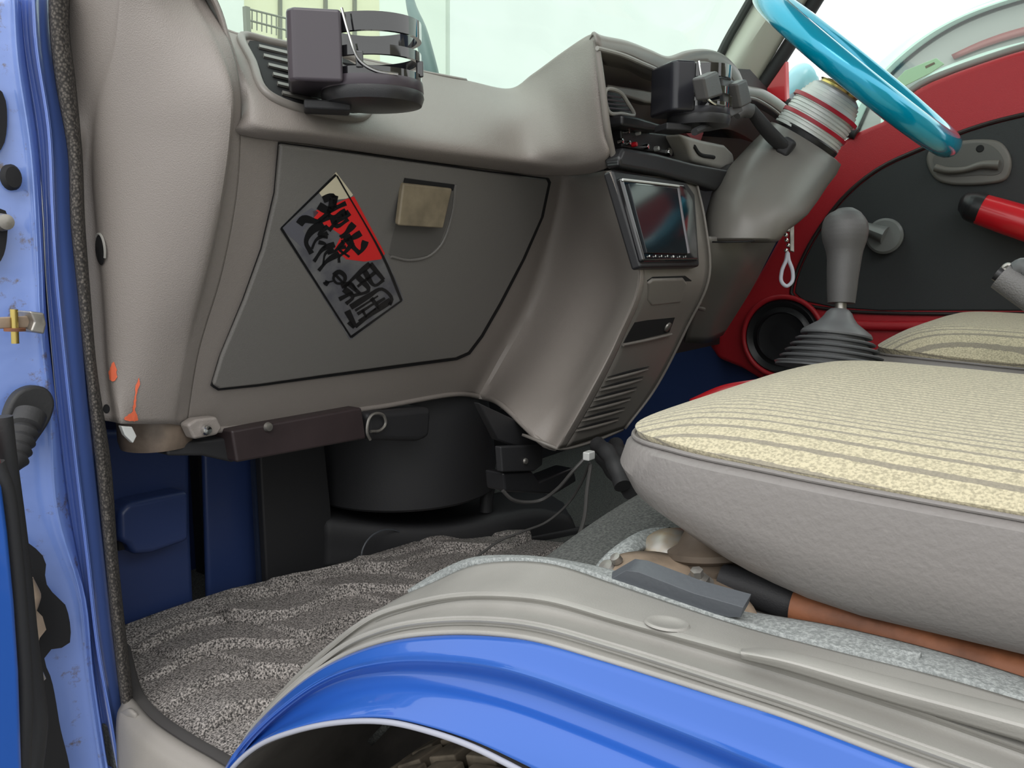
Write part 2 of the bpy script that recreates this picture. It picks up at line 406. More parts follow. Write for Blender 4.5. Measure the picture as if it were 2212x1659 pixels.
# outer flutes of the jamb beside the weatherstrip
fl = link('trim_4', g_loft([
    L([(42, -30), (52, 100), (80, 280), (95, 450), (102, 600), (118, 800), (138, 1000), (165, 1200), (190, 1400), (215, 1560), (238, 1700)], 'Y', .730),
    L([(58, -30), (66, 100), (96, 280), (104, 450), (110, 600), (130, 800), (152, 1000), (178, 1200), (200, 1400), (226, 1560), (250, 1700)], 'Y', .728),
    L([(70, -30), (78, 100), (105, 280), (113, 450), (122, 600), (142, 800), (164, 1000), (188, 1200), (211, 1400), (240, 1560), (262, 1700)], 'Y', .705),
    L([(84, -30), (90, 100), (116, 280), (124, 450), (134, 600), (152, 800), (174, 1000), (197, 1200), (219, 1400), (250, 1560), (274, 1700)], 'Y', .712),
    L([(98, -30), (102, 100), (128, 280), (138, 450), (150, 600), (166, 800), (186, 1000), (207, 1200), (228, 1400), (262, 1560), (290, 1700)], 'Y', .716),
    L([(112, -30), (112, 100), (150, 280), (160, 450), (172, 600), (186, 800), (206, 1000), (228, 1200), (250, 1400), (278, 1560), (306, 1700)], 'Y', .722)], 60, 4), BLUEF, thick=.003)
struct(fl, 'bright blue painted flange running beside the weatherstrip')
ws = link('weatherstrip', g_loft([
    L([(104, -30), (106, 60), (120, 180), (146, 330), (152, 480), (168, 640), (184, 800), (206, 1000), (226, 1200), (246, 1400), (262, 1535)], 'Y', .712),
    L([(112, -30), (114, 60), (128, 180), (152, 330), (158, 480), (174, 640), (190, 800), (212, 1000), (232, 1200), (252, 1400), (268, 1538)], 'Y', .697),
    L([(132, -30), (132, 60), (146, 180), (166, 330), (172, 480), (186, 640), (200, 800), (224, 1000), (243, 1200), (264, 1400), (280, 1541)], 'Y', .693),
    L([(148, -30), (146, 60), (160, 180), (174, 330), (180, 480), (192, 640), (206, 800), (234, 1000), (251, 1200), (272, 1400), (290, 1543)], 'Y', .700),
    L([(153, -30), (150, 60), (164, 180), (178, 330), (184, 480), (196, 640), (210, 800), (240, 1000), (255, 1200), (276, 1400), (294, 1545)], 'Y', .716)], 70, 4), KNIT, thick=.003)
tag(ws, 'dark knitted weatherstrip running down the front door opening', 'weatherstrip')
# holes and fittings in the jamb
hl = link('drain_plug', g_lathe([(.0005, .0035), (.006, .003), (.0075, 0), (.0075, -.004)], P(26, 383, Y=.716), (0, -1, 0), 20, (1, 1.35)), DARK)
tag(hl, 'black oval plug in the blue jamb near the photo left edge', 'plug')
sh = link('jamb_hole', [g_poly(cr(L([(-30, 180), (6, 200), (12, 300), (-4, 330), (-30, 340)], 'Y', .7205), 20, True), (0, .003, 0))], DARK)
tag(sh, 'dark opening in the blue jamb above the oval plug', 'opening')
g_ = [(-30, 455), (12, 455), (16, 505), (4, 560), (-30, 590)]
h2 = link('hinge_shadow_plate', g_poly(cr(L(g_, 'Y', .7185), 24, True), (0, .004, 0)), DARK); tag(h2, 'black patch painted as shade behind the hinge at the photo left edge above the door check', 'plate')  # shade round the hinge, laid on as a deep black plate
hb = link('hinge_bolt', g_lathe([(.0003, .010), (.006, .009), (.007, 0)], P(3, 480, Y=.715), (0, -1, 0), 16), STEEL); tag(hb, 'bare steel hinge bolt at the left photo edge', 'bolt')
dc = thing('door_check', P(40, 710, Y=.70), 'rusty door check strap with a pin sticking out of the jamb', 'door check')
link('strap', g_poly(L([(-40, 688), (60, 683), (96, 690), (96, 704), (60, 708), (-40, 712)], 'Y', .69), (0, .006, 0)), TAN, dc, bevel=.001)
link('pin', g_tube([P(30, 668, Y=.688), P(33, 742, Y=.688)], .0028, 12, 8), GOLD, dc)
link('bracket', [g_poly(L([(64, 672), (96, 676), (101, 700), (96, 722), (66, 716), (74, 696)], 'Y', .682), (0, .032, 0))], STEEL, dc, bevel=.0015)
link('washer', g_lathe([(.0075, -.0012), (.0075, .0012)], P(32, 712, Y=.688), (P(33, 742, Y=.688)-P(30, 668, Y=.688)).normalized(), 20), RUST, dc)
gr = thing('cable_grommet', P(60, 930, Y=.70), 'black ribbed rubber grommet carrying the door wires', 'grommet')
ga = P(72, 880, Y=.708); gb = P(28, 1000, Y=.64)
link('flange', g_poly(cr(L([(38, 850), (72, 834), (104, 840), (120, 868), (112, 905), (84, 950), (52, 990), (22, 960), (14, 900)], 'Y', .705), 40, True), (0, .012, 0)), RUBBER, gr, bevel=.003)
link('bellows', g_lathe([(.012, 0), (.0115, .012)]+[(.0112 if k % 2 else .0085, .014+k*.0042) for k in range(9)]+[(.006, .052), (.005, .066)], P(66, 895, Y=.70), (P(22, 1010, Y=.675)-P(66, 895, Y=.70)).normalized(), 24), RUBBER, gr)
# torn gap at the jamb and the opened door's edge
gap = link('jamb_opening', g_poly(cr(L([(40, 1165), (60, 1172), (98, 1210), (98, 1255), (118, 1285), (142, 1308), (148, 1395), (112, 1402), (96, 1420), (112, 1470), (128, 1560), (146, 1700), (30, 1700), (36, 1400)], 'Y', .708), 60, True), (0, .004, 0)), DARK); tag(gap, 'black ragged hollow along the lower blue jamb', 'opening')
cl = link('lower_door_hinge', [g_tube(L([(60, 1250), (66, 1290), (64, 1330)], 'Y', .700), [.004, .008, .004], 12, 12), g_poly(L([(66, 1305), (92, 1332), (100, 1360), (86, 1378), (80, 1400), (66, 1398), (70, 1350)], 'Y', .699), (0, .01, 0))], TAN, bevel=0); tag(cl, 'dusty tan hinge inside the black hollow of the jamb', 'hinge')
cl2 = link('wire_clip', g_tube(L([(70, 1412), (78, 1425), (82, 1445), (92, 1468)], 'Y', .698), .0028, 8, 14), CHROME); tag(cl2, 'small shiny wire clip in the lower jamb hollow', 'clip')
od = thing('opened_door', P(20, 1400, Y=.62), 'edge of the opened passenger door at the left photo edge', 'car door')
link('door_skin', g_poly(L([(-120, 1040), (6, 1040), (20, 1150), (34, 1300), (44, 1450), (52, 1700), (-120, 1700)], 'Y', .60), (0, .02, 0)), BLUE, od, bevel=.004)
link('door_seal', [g_tube(L([(2, 900), (12, 990), (28, 1110), (44, 1240), (56, 1360), (70, 1470), (80, 1560), (66, 1690)], 'Y', .635), .0075, 12, 50), g_tube(L([(-10, 1000), (12, 1060), (30, 1200), (42, 1340), (52, 1500), (46, 1700)], 'Y', .615), .006, 10, 40)], RUBBER, od)
link('door_inner_panel', g_poly(L([(-60, 920), (-2, 926), (6, 1020), (-60, 1024)], 'Y', .61), (0, .02, 0)), REDG, od, bevel=.003)

# wheel-arch step : blue body panel (outer) lofted along the opening
def sill(pts, X): return L(pts, 'X', X)
END = 2330
b_top = sill([(478, 1720), (512, 1620), (560, 1556), (660, 1466), (740, 1420), (840, 1386), (950, 1373), (1050, 1374), (1150, 1386), (1300, 1428), (1560, 1510), (1700, 1555), (1950, 1650), (2300, 1775)], 0.0)
b_2 = sill([(470, 1725), (506, 1640), (560, 1570), (665, 1482), (745, 1442), (845, 1418), (960, 1414), (1060, 1424), (1150, 1444), (1280, 1490), (1500, 1572), (1700, 1650), (1950, 1745), (2300, 1880)], -.008)
b_3 = sill([(468, 1726), (503, 1645), (560, 1575), (668, 1488), (748, 1450), (850, 1430), (960, 1430), (1060, 1442), (1150, 1466), (1280, 1512), (1490, 1592), (1690, 1672), (1940, 1770), (2290, 1905)], -.012)
b_3b = sill([(466, 1727), (501, 1649), (562, 1585), (672, 1500), (752, 1465), (852, 1450), (962, 1452), (1060, 1466), (1150, 1488), (1275, 1534), (1480, 1612), (1680, 1695), (1930, 1795), (2280, 1930)], -.004)
b_4 = sill([(464, 1728), (500, 1652), (566, 1592), (640, 1540), (750, 1490), (850, 1474), (960, 1482), (1050, 1500), (1140, 1526), (1260, 1570), (1460, 1650), (1660, 1735), (1910, 1835), (2270, 1970)], -.008)
b_4b = sill([(463, 1728), (499, 1654), (568, 1598), (645, 1550), (752, 1506), (850, 1494), (955, 1503), (1045, 1522), (1135, 1550), (1250, 1595), (1440, 1675), (1640, 1760), (1900, 1862), (2265, 1995)], -.015)
b_5 = sill([(462, 1729), (498, 1656), (560, 1600), (640, 1560), (740, 1532), (840, 1526), (940, 1545), (1035, 1572), (1120, 1604), (1230, 1650), (1420, 1730), (1620, 1815), (1880, 1920), (2260, 2050)], -.024)
b_6 = sill([(461, 1731), (496, 1662), (556, 1606), (638, 1572), (738, 1552), (838, 1550), (932, 1570), (1022, 1600), (1105, 1638), (1210, 1690), (1400, 1780), (1600, 1865), (1860, 1970), (2250, 2100)], -.029)
b_7 = sill([(460, 1732), (496, 1667), (556, 1612), (638, 1579), (738, 1560), (838, 1560), (930, 1581), (1018, 1612), (1100, 1652), (1200, 1706), (1390, 1798), (1590, 1885), (1850, 1990), (2245, 2120)], -.030)
arch = link('wheel_arch_panel', g_loft([b_top, b_2, b_3, b_3b, b_4, b_4b, b_5, b_6], 110, 4), BLUE, thick=.003)
tag(arch, 'glossy blue fluted wheel arch step curving across the door opening', 'body panel')
lip = link('arch_lip', g_tube(b_7, .0017, 10, 110), mat('lip_sealer', (.33, .34, .40), .5), arch); lip['label'] = 'bare pale lip under the blue arch'
# grey sill trim
t_b = sill([(486, 1720), (518, 1612), (566, 1548), (664, 1458), (742, 1411), (842, 1377), (950, 1364), (1052, 1365), (1152, 1377), (1302, 1419), (1562, 1500), (1702, 1545), (1952, 1640), (2302, 1765)], 0.001)
t_c = sill([(500, 1720), (532, 1606), (584, 1540), (680, 1450), (756, 1398), (846, 1366), (952, 1352), (1055, 1352), (1160, 1366), (1310, 1408), (1565, 1486), (1705, 1532), (1955, 1622), (2305, 1748)], .006)
t_c2 = sill([(505, 1720), (537, 1600), (590, 1530), (690, 1437), (762, 1386), (850, 1353), (955, 1338), (1060, 1338), (1165, 1351), (1320, 1394), (1568, 1473), (1710, 1518), (1960, 1604), (2308, 1728)], .004)
t_d = sill([(515, 1720), (550, 1590), (605, 1515), (705, 1420), (790, 1362), (868, 1336), (965, 1318), (1065, 1316), (1170, 1328), (1325, 1370), (1570, 1442), (1720, 1488), (1970, 1570), (2310, 1690)], .030)
t_e = sill([(520, 1720), (555, 1580), (612, 1503), (715, 1405), (800, 1345), (878, 1318), (975, 1299), (1075, 1297), (1180, 1308), (1330, 1350), (1580, 1424), (1740, 1472), (1990, 1552), (2320, 1668)], .036)
t_e2 = sill([(524, 1720), (559, 1575), (616, 1497), (720, 1397), (806, 1334), (884, 1306), (981, 1286), (1080, 1283), (1186, 1294), (1335, 1336), (1590, 1405), (1750, 1450), (2000, 1535), (2325, 1650)], .034)
t_f = sill([(530, 1720), (565, 1565), (622, 1485), (728, 1385), (820, 1316), (905, 1280), (1000, 1252), (1095, 1243), (1195, 1252), (1345, 1296), (1600, 1372), (1790, 1425), (2020, 1490), (2330, 1590)], .062)
t_g = sill([(545, 1720), (580, 1550), (640, 1465), (742, 1375), (845, 1300), (935, 1258), (1020, 1222), (1110, 1212), (1200, 1220), (1330, 1262), (1600, 1352), (1800, 1405), (2030, 1462), (2330, 1550)], .085)
trim = link('sill_trim', g_loft([t_b, t_c, t_c2, t_d, t_e, t_e2, t_f, t_g], 110, 5), TRIM, thick=.004)
tag(trim, 'pale grey ribbed sill cover between the blue arch and the carpet', 'sill trim')
tr_c = link('sill_carpet_edge', g_loft([
    sill([(880, 1275), (935, 1254), (1010, 1214), (1100, 1205), (1200, 1213), (1330, 1255), (1600, 1346), (1800, 1398), (2030, 1455), (2330, 1545)], .090),
    sill([(900, 1262), (950, 1232), (1015, 1205), (1100, 1199), (1190, 1205), (1320, 1230), (1600, 1320), (1820, 1368), (2060, 1430), (2330, 1520)], .112),
    sill([(905, 1275), (960, 1250), (1020, 1225), (1100, 1220), (1190, 1225), (1320, 1240), (1600, 1315), (1820, 1355), (2060, 1415), (2330, 1500)], .135)], 70, 5), CARPL, thick=.006)
tag(tr_c, 'pale fuzzy carpet edge lying along the inner side of the sill', 'carpet')
pad = link('raised_pad', g_loft([
    sill([(1612, 1392), (1690, 1412), (1900, 1465), (2120, 1520), (2340, 1575)], .052),
    sill([(1604, 1398), (1690, 1404), (1900, 1455), (2120, 1510), (2340, 1564)], .044),
    sill([(1600, 1408), (1690, 1424), (1900, 1482), (2120, 1540), (2340, 1600)], .028),
    sill([(1602, 1425), (1690, 1447), (1900, 1512), (2120, 1576), (2340, 1640)], .030)], 40, 5), TRIM, trim, thick=.002)
pq, pn = hit(trim, 1441, 1348)
plug = link('screw_cover', g_lathe([(.0002, .0006), (.008, .0006), (.009, .0012), (.0115, .0012), (.0125, 0)], pq, pn, 28), TRIM, trim); plug['label'] = 'round flush screw cover'
BND = L([(270, 1400), (282, 1452), (300, 1505), (345, 1555), (410, 1600), (480, 1640), (560, 1690), (640, 1740)], 'Z', .012)
# lower corner piece under the weatherstrip
cs = link('sill_corner_cover', [g_loft([
    L([(258, 1538), (262, 1600), (285, 1720)], 'Y', .695), L([(276, 1533), (290, 1600), (300, 1720)], 'Y', .675),
    L([(290, 1545), (318, 1620), (330, 1720)], 'Y', .665)], 14, 4),
    g_loft([[p+V((-.008, -.004, .004)) for p in BND[2:]], [p+V((-.014, -.007, .009)) for p in BND[2:]], [p+V((-.022, -.010, .006)) for p in BND[2:]], [p+V((-.030, -.013, -.012)) for p in BND[2:]], [p+V((-.034, -.015, -.10)) for p in BND[2:]]], 30, 5)], TRIM2, thick=.003)
tag(cs, 'pale grey plastic corner cover below the end of the weatherstrip', 'corner cover')

# ================================================================== FLOOR
def mat_h(x, y):
    # staggered lozenges, long axis across the cab
    d1 = x*.95+y*(-.45); d2 = x*.45+y*.95
    v = d2/.074+.20*math.sin(d1*38); k = math.floor(v); fv = v-k
    u = d1/.125+.5*(k % 2)+.25*fv; fu = u-math.floor(u)
    e1 = min(1, fv*12)*(1-fv*.70); e2 = min(1, fu*16)*(1-fu*.45)
    return .021*e1*e2+.003*math.sin(9*x+5*y)
def xleft(y):
    q = sorted(BND, key=lambda p: p.y)
    if y <= q[0].y: return q[0].x
    for a, b in zip(q, q[1:]):
        if a.y <= y <= b.y: return a.x+(b.x-a.x)*(y-a.y)/max(1e-6, b.y-a.y)
    return q[-1].x
rows = []
NX, NY = 300, 220
for j in range(NY+1):
    row = []
    for i in range(NX+1):
        s, t_ = i/NX, j/NY
        y_ = .565+(.842-.565)*t_; x0_ = xleft(y_)
        x = x0_+(.60-x0_)*s
        y1 = .842+.008*math.sin(14*x)-.26*max(0, x-.22); y = .565+(y1-.565)*t_
        z = .006+mat_h(x, y)*min(1, s*12)*min(1, (1-t_)*14)+max(0, (t_-.88))*.12
        row.append(V((x, y, z)))
    rows.append(row)
fm = thing('floor_mat', (.3, .7, .0), 'grey speckled floor mat with quilted lozenge relief in the footwell', 'floor mat')
link('mat_pile', g_grid(rows), MATC, fm, thick=.008)
link('mat_binding', g_tube([p+V((-.002, 0, .001)) for p in BND], .007, 8, 60, flat=.7), MATEDGE, fm)

# footwell front : blue body behind, kick panel
kp = thing('kick_panel', (.1, .86, 0), 'blue moulded kick panel at the front left of the footwell', 'kick panel')
link('panel', g_poly(L([(150, 930), (412, 930), (416, 1150), (424, 1330), (424, 1450), (150, 1480)], 'Y', .862), (0, .018, 0)), BLUED, kp, bevel=.009, bseg=4)
bx_ = L([(258, 1108), (278, 1088), (330, 1076), (410, 1060), (410, 1168), (330, 1196), (290, 1200), (278, 1178), (260, 1170)], 'Y', .832)
link('raised_box', g_poly(bx_, (0, .034, 0)), BLUED, kp, bevel=.010, bseg=4)
link('clip_hole', g_poly(L([(255, 1162), (272, 1160), (273, 1186), (256, 1190)], 'Y', .846), (0, .01, 0)), DARK, kp)
bw = link('trim_5', g_poly(L([(440, 940), (545, 940), (556, 1100), (562, 1320), (452, 1360)], 'Y', .880), (0, .01, 0)), BLUED, bevel=.012)
struct(bw, 'blue front body panel in the footwell')
bp_ = link('insulation_board', g_poly(L([(560, 940), (700, 940), (716, 1100), (722, 1230), (590, 1285), (578, 1285)], 'Y', .845), (0, .012, 0)), BLACKM, bevel=.003)
tag(bp_, 'flat black insulation board standing in the footwell beside the blue panel', 'board')
bs = link('trim_6', g_poly(L([(544, 940), (562, 940), (592, 1284), (562, 1300)], 'Y', .858), (0, .006, 0)), mat('black_blue_edge', (.02, .03, .06), .5)); struct(bs)

struct(link('trim_7', g_box((.72, .985, .28), (.90, .02, .60)), BLACKM), 'black sound deadening on the bulkhead')
# blower housing
HB = P(868, 1000, Y=.865); HB = V((HB.x, HB.y, 0))
rad = .143
zt = P(900, 868, Y=.76).z; zb = P(870, 1116, Y=.725).z
bh = thing('blower_housing', (HB.x, HB.y, 0), 'large rounded black blower housing hanging under the glovebox', 'blower')
link('drum', g_lathe([(rad*.86, zt+.06), (rad*.9, zt), (rad*.97, (zt+zb)/2), (rad, zb+.01), (rad*1.0, zb-.010), (rad*.97, zb-.014)][::-1], (HB.x, HB.y, 0), (0, 0, 1), 64), BLACKM, bh)
link('air_duct', g_poly(L([(792, 892), (935, 880), (930, 945), (905, 955), (800, 952)], 'Y', .705), (0, .06, 0)), BLACKM, bh, bevel=.008)
link('side_rib', g_tube(L([(1082, 1010), (1062, 1035), (1052, 1070), (1050, 1105)], 'Y', .745), .010, 10, 20), BLACKM, bh)
hx = thing('heater_box', P(980, 1200, Y=.66), 'low dark heater box behind the floor mat', 'heater')
hxY = lambda x: .845-.00034*(x-700)
def hrow(pts, dy=0): return [P(x, y, Y=hxY(x)+dy) for x, y in pts]
hb_ = [P(x, 1260, Y=hxY(x)) for x in (700, 850, 980, 1080, 1200, 1275)]
for p_ in hb_: p_.z = 0.0
link('case', g_loft([
    hrow([(700, 1070), (850, 1085), (980, 1080), (1060, 1066), (1150, 1060), (1215, 1080)], .12),
    hrow([(700, 1104), (850, 1122), (980, 1118), (1060, 1100), (1150, 1090), (1225, 1104)], .03),
    hrow([(700, 1125), (850, 1140), (980, 1138), (1080, 1120), (1165, 1106), (1236, 1120)], .002),
    hrow([(700, 1190), (850, 1195), (980, 1190), (1080, 1180), (1190, 1165), (1262, 1180)]),
    hb_], 40, 4), BLACKM, hx, thick=.004)
link('round_cap', g_tube([P(840+60*math.cos(a), 1208-64*math.sin(a), Y=.79) for a in [i*math.pi/14 for i in range(15)]], .0012, 6, 30), BAR, hx)

# steel beam below the glovebox
ub = thing('under_dash_beam', P(640, 950, pl=FAS), 'dark maroon steel beam below the glovebox edge', 'beam')
link('beam', g_poly(L([(500, 930), (782, 880), (792, 948), (512, 1000)], 'Y', .70), (0, .04, 0)), BEAM, ub, bevel=.003)
link('end_bracket', g_poly(L([(360, 960), (500, 945), (508, 1000), (440, 985), (362, 985)], 'Y', .715), (0, .03, 0)), BLACKM, ub, bevel=.003)
link('bolt', g_lathe([(.0003, .004), (.004, .0035), (.005, 0)], P(578, 922, Y=.70), (0, -1, 0), 14), STEEL, ub)
link('clip', g_tube(L([(800, 950), (793, 935), (797, 905), (808, 894), (828, 897), (833, 915), (822, 929), (800, 932)], 'Y', .700), .0018, 8, 40), STEEL, ub)
gt = thing('air_duct', P(350, 940, pl=FAS), 'brown stained round duct end peeping below the side of the dashboard', 'duct')
link('duct_end', g_lathe([(.032, 0), (.034, .008), (.034, .02), (.034, .03), (.034, .045)], P(338, 962, Y=.745), (0, 0, 1), 40), mat('stained_brown_plastic', (.19, .145, .11), .5, var=-.5, vs=40, grain=.3, gs=200), gt)
link('clip_tab', g_poly(L([(262, 920), (286, 922), (296, 942), (288, 958), (270, 940)], 'Y', .70), (0, .006, 0)), BOSSG, gt, bevel=.001)

# gear around the tunnel : brackets and cables
rb = thing('relay_bracket', P(1130, 990, Y=.56), 'black bracket with a screw below the console leg', 'bracket')
link('plate', g_poly(L([(1082, 965), (1175, 962), (1172, 1005), (1155, 1018), (1086, 1020)], 'Y', .58), (0, .01, 0)), BLACKM, rb, bevel=.002)
link('upper_plate', g_poly(L([(1035, 870), (1110, 905), (1190, 970), (1110, 962), (1075, 950)], 'Y', .60), (0, .01, 0)), BLACKM, rb, bevel=.002)
link('screw', g_lathe([(.0003, .003), (.0035, .0025), (.004, 0)], P(1134, 996, Y=.58), (0, -1, 0), 12), STEEL, rb)
link('module', g_poly(L([(1088, 1022), (1150, 1018), (1165, 1040), (1240, 1010), (1246, 1040), (1200, 1068), (1092, 1062)], 'Y', .585), (0, .03, 0)), BLACKP, rb, bevel=.003)
def cable(name, pts, r, m, label):
    o = link(name, g_tube(pts, r, 8, 60), m); tag(o, label, 'cable', 'cables under the console'); return o
CAB = mat('dusty_black_cable', (.05, .048, .046), .5)
cable('wire', L([(1086, 1060, .56), (1105, 1078, .555), (1135, 1085, .55), (1170, 1080, .54), (1205, 1055, .52), (1240, 1015, .50), (1268, 985, .49)], 'Y'), .0022, CAB, 'black cable looping under the console leg to a white plug')
cable('wire', L([(1028, 1204, .60), (1080, 1168, .59), (1130, 1148, .575), (1180, 1128, .56), (1225, 1090, .54), (1255, 1045, .52), (1274, 1000, .50)], 'Y'), .0016, CAB, 'thin dark cable running down over the heater box')
cable('wire', L([(1222, 1215, .44), (1245, 1170, .45), (1262, 1120, .46), (1268, 1060, .475), (1276, 1005, .488)], 'Y'), .0024, CAB, 'thicker grey cable dropping straight to the carpet')
pg = link('white_plug', g_box(P(1272, 984, Y=.488), (.014, .009, .010)), BOSSG, bevel=.0015); tag(pg, 'small white plug where the cables meet under the console', 'plug')
hs = thing('hose_bundle', P(1310, 1010, Y=.46), 'black corrugated hoses behind the front corner of the passenger seat', 'hose')
for q, (a, b_, c_) in enumerate((((1290, 960), (1318, 985), (1345, 1050)), ((1300, 985), (1335, 1030), (1362, 1062)), ((1330, 960), (1340, 1000), (1370, 1040)))):
    link('hose', g_tube([P(*a, Y=.50), P(*b_, Y=.47), P(*c_, Y=.44)], [.010, .009, .011, .009, .011, .009, .010], 14, 24), RUBBER, hs)

# engine cover hump under the seats, carpeted
hump = [
    [V((.115, .50, .0)), V((.3, .55, .0)), V((.6, .58, 0)), V((1.22, .58, 0))],
    [V((.110, .43, .08)), V((.3, .47, .08)), V((.6, .50, .08)), V((1.22, .50, .08))],
    [V((.10, .36, .165)), V((.3, .385, .168)), V((.6, .40, .168)), V((1.22, .40, .168))],
    [V((.10, .32, .188)), V((.3, .345, .190)), V((.6, .36, .190)), V((1.22, .36, .190))],
    [V((.10, .20, .190)), V((.3, .20, .190)), V((.6, .20, .190)), V((1.22, .20, .190))],
    [V((.10, -.40, .190)), V((.3, -.40, .190)), V((.6, -.40, .190)), V((1.22, -.40, .190))]]
hp = link('engine_cover', g_loft(hump, 40, 4), CARP, thick=.006); tag(hp, 'dark grey carpeted engine cover between footwell and seats', 'engine cover')

# ================================================================== DASHBOARD
db = thing('dashboard', (.64, .75, .3), 'taupe grained plastic dashboard with passenger glovebox and instrument hood', 'dashboard')
s0 = L([(146, -60), (146, 0), (146, 100), (160, 230), (166, 300), (164, 380), (182, 620), (198, 800), (212, 905)], 'X', .010)
s0a = L([(152, -60), (152, 0), (152, 100), (166, 230), (174, 300), (171, 380), (190, 620), (205, 800), (218, 907)], 'X', .014)
s1 = L([(255, -60), (248, 0), (238, 100), (205, 220), (196, 300), (196, 390), (216, 620), (228, 800), (242, 911)], 'X', .022)
s1b = L([(272, -60), (265, 0), (255, 100), (232, 220), (222, 300), (218, 390), (234, 620), (244, 800), (262, 915)], 'X', .022)
s2 = L([(335, -60), (335, 0), (345, 100), (350, 230), (345, 300), (340, 390), (325, 560), (308, 740), (300, 916)], 'X', .040)
s3 = L([(395, -60), (408, 0), (452, 100), (485, 200), (484, 300), (468, 420), (432, 590), (388, 760), (366, 916)], 'X', .070)
def F(pts, d=0): return [P(x, y, pl=(FAS[0]-FAS[1]*d, FAS[1])) for x, y in pts]
s4 = L([(400, -60), (425, 0), (478, 100), (507, 200)], 'X', .082)+F([(500, 290), (486, 420), (452, 590), (408, 760), (383, 918)], .004)
s5 = L([(420, -60), (445, 0), (500, 100), (520, 200)], 'X', .094)+F([(520, 296), (512, 420), (480, 590), (430, 760), (404, 919)], .0)
sdp = link('side_panel', g_loft([s0, s0a, s1, s1b, s2, s3, s4, s5], 60, 5), DASH, db, thick=.004)
# lower fascia and left flank of the centre console
c0 = F([(508, 290), (502, 420), (470, 590), (420, 760), (398, 918)])
c1 = F([(600, 300), (590, 420), (540, 600), (480, 770), (470, 930)])
c1b = F([(700, 315), (690, 430), (640, 600), (580, 770), (560, 918)])
c2 = F([(1000, 355), (970, 450), (920, 600), (860, 740), (830, 878)])
c3 = F([(1182, 375), (1165, 470), (1100, 640), (1030, 760), (990, 852)])
c4 = F([(1222, 378), (1205, 480), (1150, 660), (1080, 790), (1040, 858)], .003)
c5 = L([(1262, 376, .57), (1262, 480, .575), (1240, 640, .60), (1160, 800, .62), (1090, 880, .625)], 'Y')
c6 = L([(1290, 372, .52), (1308, 480, .52), (1325, 620, .53), (1240, 800, .56), (1140, 930, .575)], 'Y')
c7 = L([(1306, 370, .475), (1334, 470, .462), (1366, 600, .462), (1296, 760, .50), (1215, 900, .54), (1178, 963, .55)], 'Y')
RID = [(1318, 372), (1350, 460), (1388, 592), (1350, 715), (1285, 850), (1236, 955)]
def ridge(pts):
    return [P(x, y, pl=RAD if y < 595 else LOW) for x, y in pts]
c8 = ridge([(1316, 372), (1346, 462), (1381, 596), (1330, 735), (1262, 865), (1203, 968)])
c9 = ridge([(1326, 373), (1355, 462), (1392, 598), (1345, 735), (1280, 868), (1222, 966)])
fs_ = link('lower_fascia', g_loft([c0, c1, c1b, c2, c3, c4, c5, c6, c7, c8, c9], 60, 6), DASH, db, thick=.004)
# rolled bottom hem
link('bottom_hem', g_tube(F([(404, 919), (470, 928), (560, 917), (690, 897), (830, 877), (990, 851), (1040, 858)])+[P(1090, 880, Y=.625), P(1140, 928, Y=.578), P(1178, 962, Y=.552), P(1200, 968, Y=.545)], .0035, 10, 90), DASH, db)
# console rear face below the radio
rgt = ridge([(1500, 388), (1520, 480), (1529, 598), (1482, 705), (1412, 840), (1348, 925)])
link('console_face', g_loft([c9, [a.lerp(b, .5) for a, b in zip(cr(c9, 30), cr(rgt, 30))], rgt], 50, 6), DASH2, db, thick=.004)
link('console_right_side', g_loft([rgt, off(rgt, (.010, .012, 0)), off(rgt, (.014, .10, 0)), off(rgt, (.014, .22, 0))], 40, 3), DASH2, db, thick=.003)
# console underside
cu = [c9[-1], cr(c9, 10)[-1]]
link('console_base', g_loft([ridge([(1203, 966), (1222, 968), (1290, 950), (1348, 926)]), off(ridge([(1203, 966), (1222, 968), (1290, 950), (1348, 926)]), (0, .05, .01))], 12, 1), DASH2, db, thick=.003)
# upper pad
up0 = L([(380, -60, .68), (428, 0, .68), (474, 58, .68), (560, 86, .68), (700, 112, .68), (900, 153, .68), (1010, 174, .68), (1100, 191, .665), (1150, 160, .62), (1210, 116, .55), (1260, 82, .49), (1282, 72, .462)], 'Y')
upb = [p+V((.16*max(0, (i-6)/5), .11, -.02-.07*max(0, (i-6)/5))) for i, p in enumerate(up0)]
up1 = L([(388, -60, .672), (436, 0, .672), (482, 70, .67), (560, 102, .668), (700, 128, .668), (900, 172, .668), (1020, 193, .665), (1105, 206, .645), (1165, 178, .60), (1225, 135, .53), (1268, 100, .475), (1287, 92, .455)], 'Y')
up2 = L([(405, -60, .655), (455, 0, .65), (502, 100, .642), (570, 160, .628), (700, 190, .625), (900, 232, .625), (1030, 246, .62), (1120, 250, .60), (1190, 232, .56), (1245, 200, .50), (1280, 180, .462), (1300, 178, .452)], 'Y')
up3 = L([(418, -60, .64), (468, 0, .63), (520, 140, .62), (575, 222, .598), (700, 246, .593), (900, 284, .590), (1030, 302, .588), (1125, 312, .58), (1200, 312, .535), (1262, 300, .485), (1295, 285, .458), (1313, 280, .451)], 'Y')
up4 = L([(424, -60, .635), (474, 20, .625), (526, 180, .612), (560, 262, .590), (700, 284, .583), (900, 313, .581), (1030, 331, .580), (1130, 345, .573), (1205, 350, .535), (1268, 345, .485), (1308, 328, .455), (1322, 318, .451)], 'Y')
up5 = L([(426, -60, .635), (476, 40, .625), (520, 220, .612), (540, 280, .596), (700, 303, .591), (900, 331, .589), (1030, 348, .589), (1130, 362, .584), (1205, 368, .545), (1268, 364, .495), (1306, 350, .463), (1322, 340, .458)], 'Y')
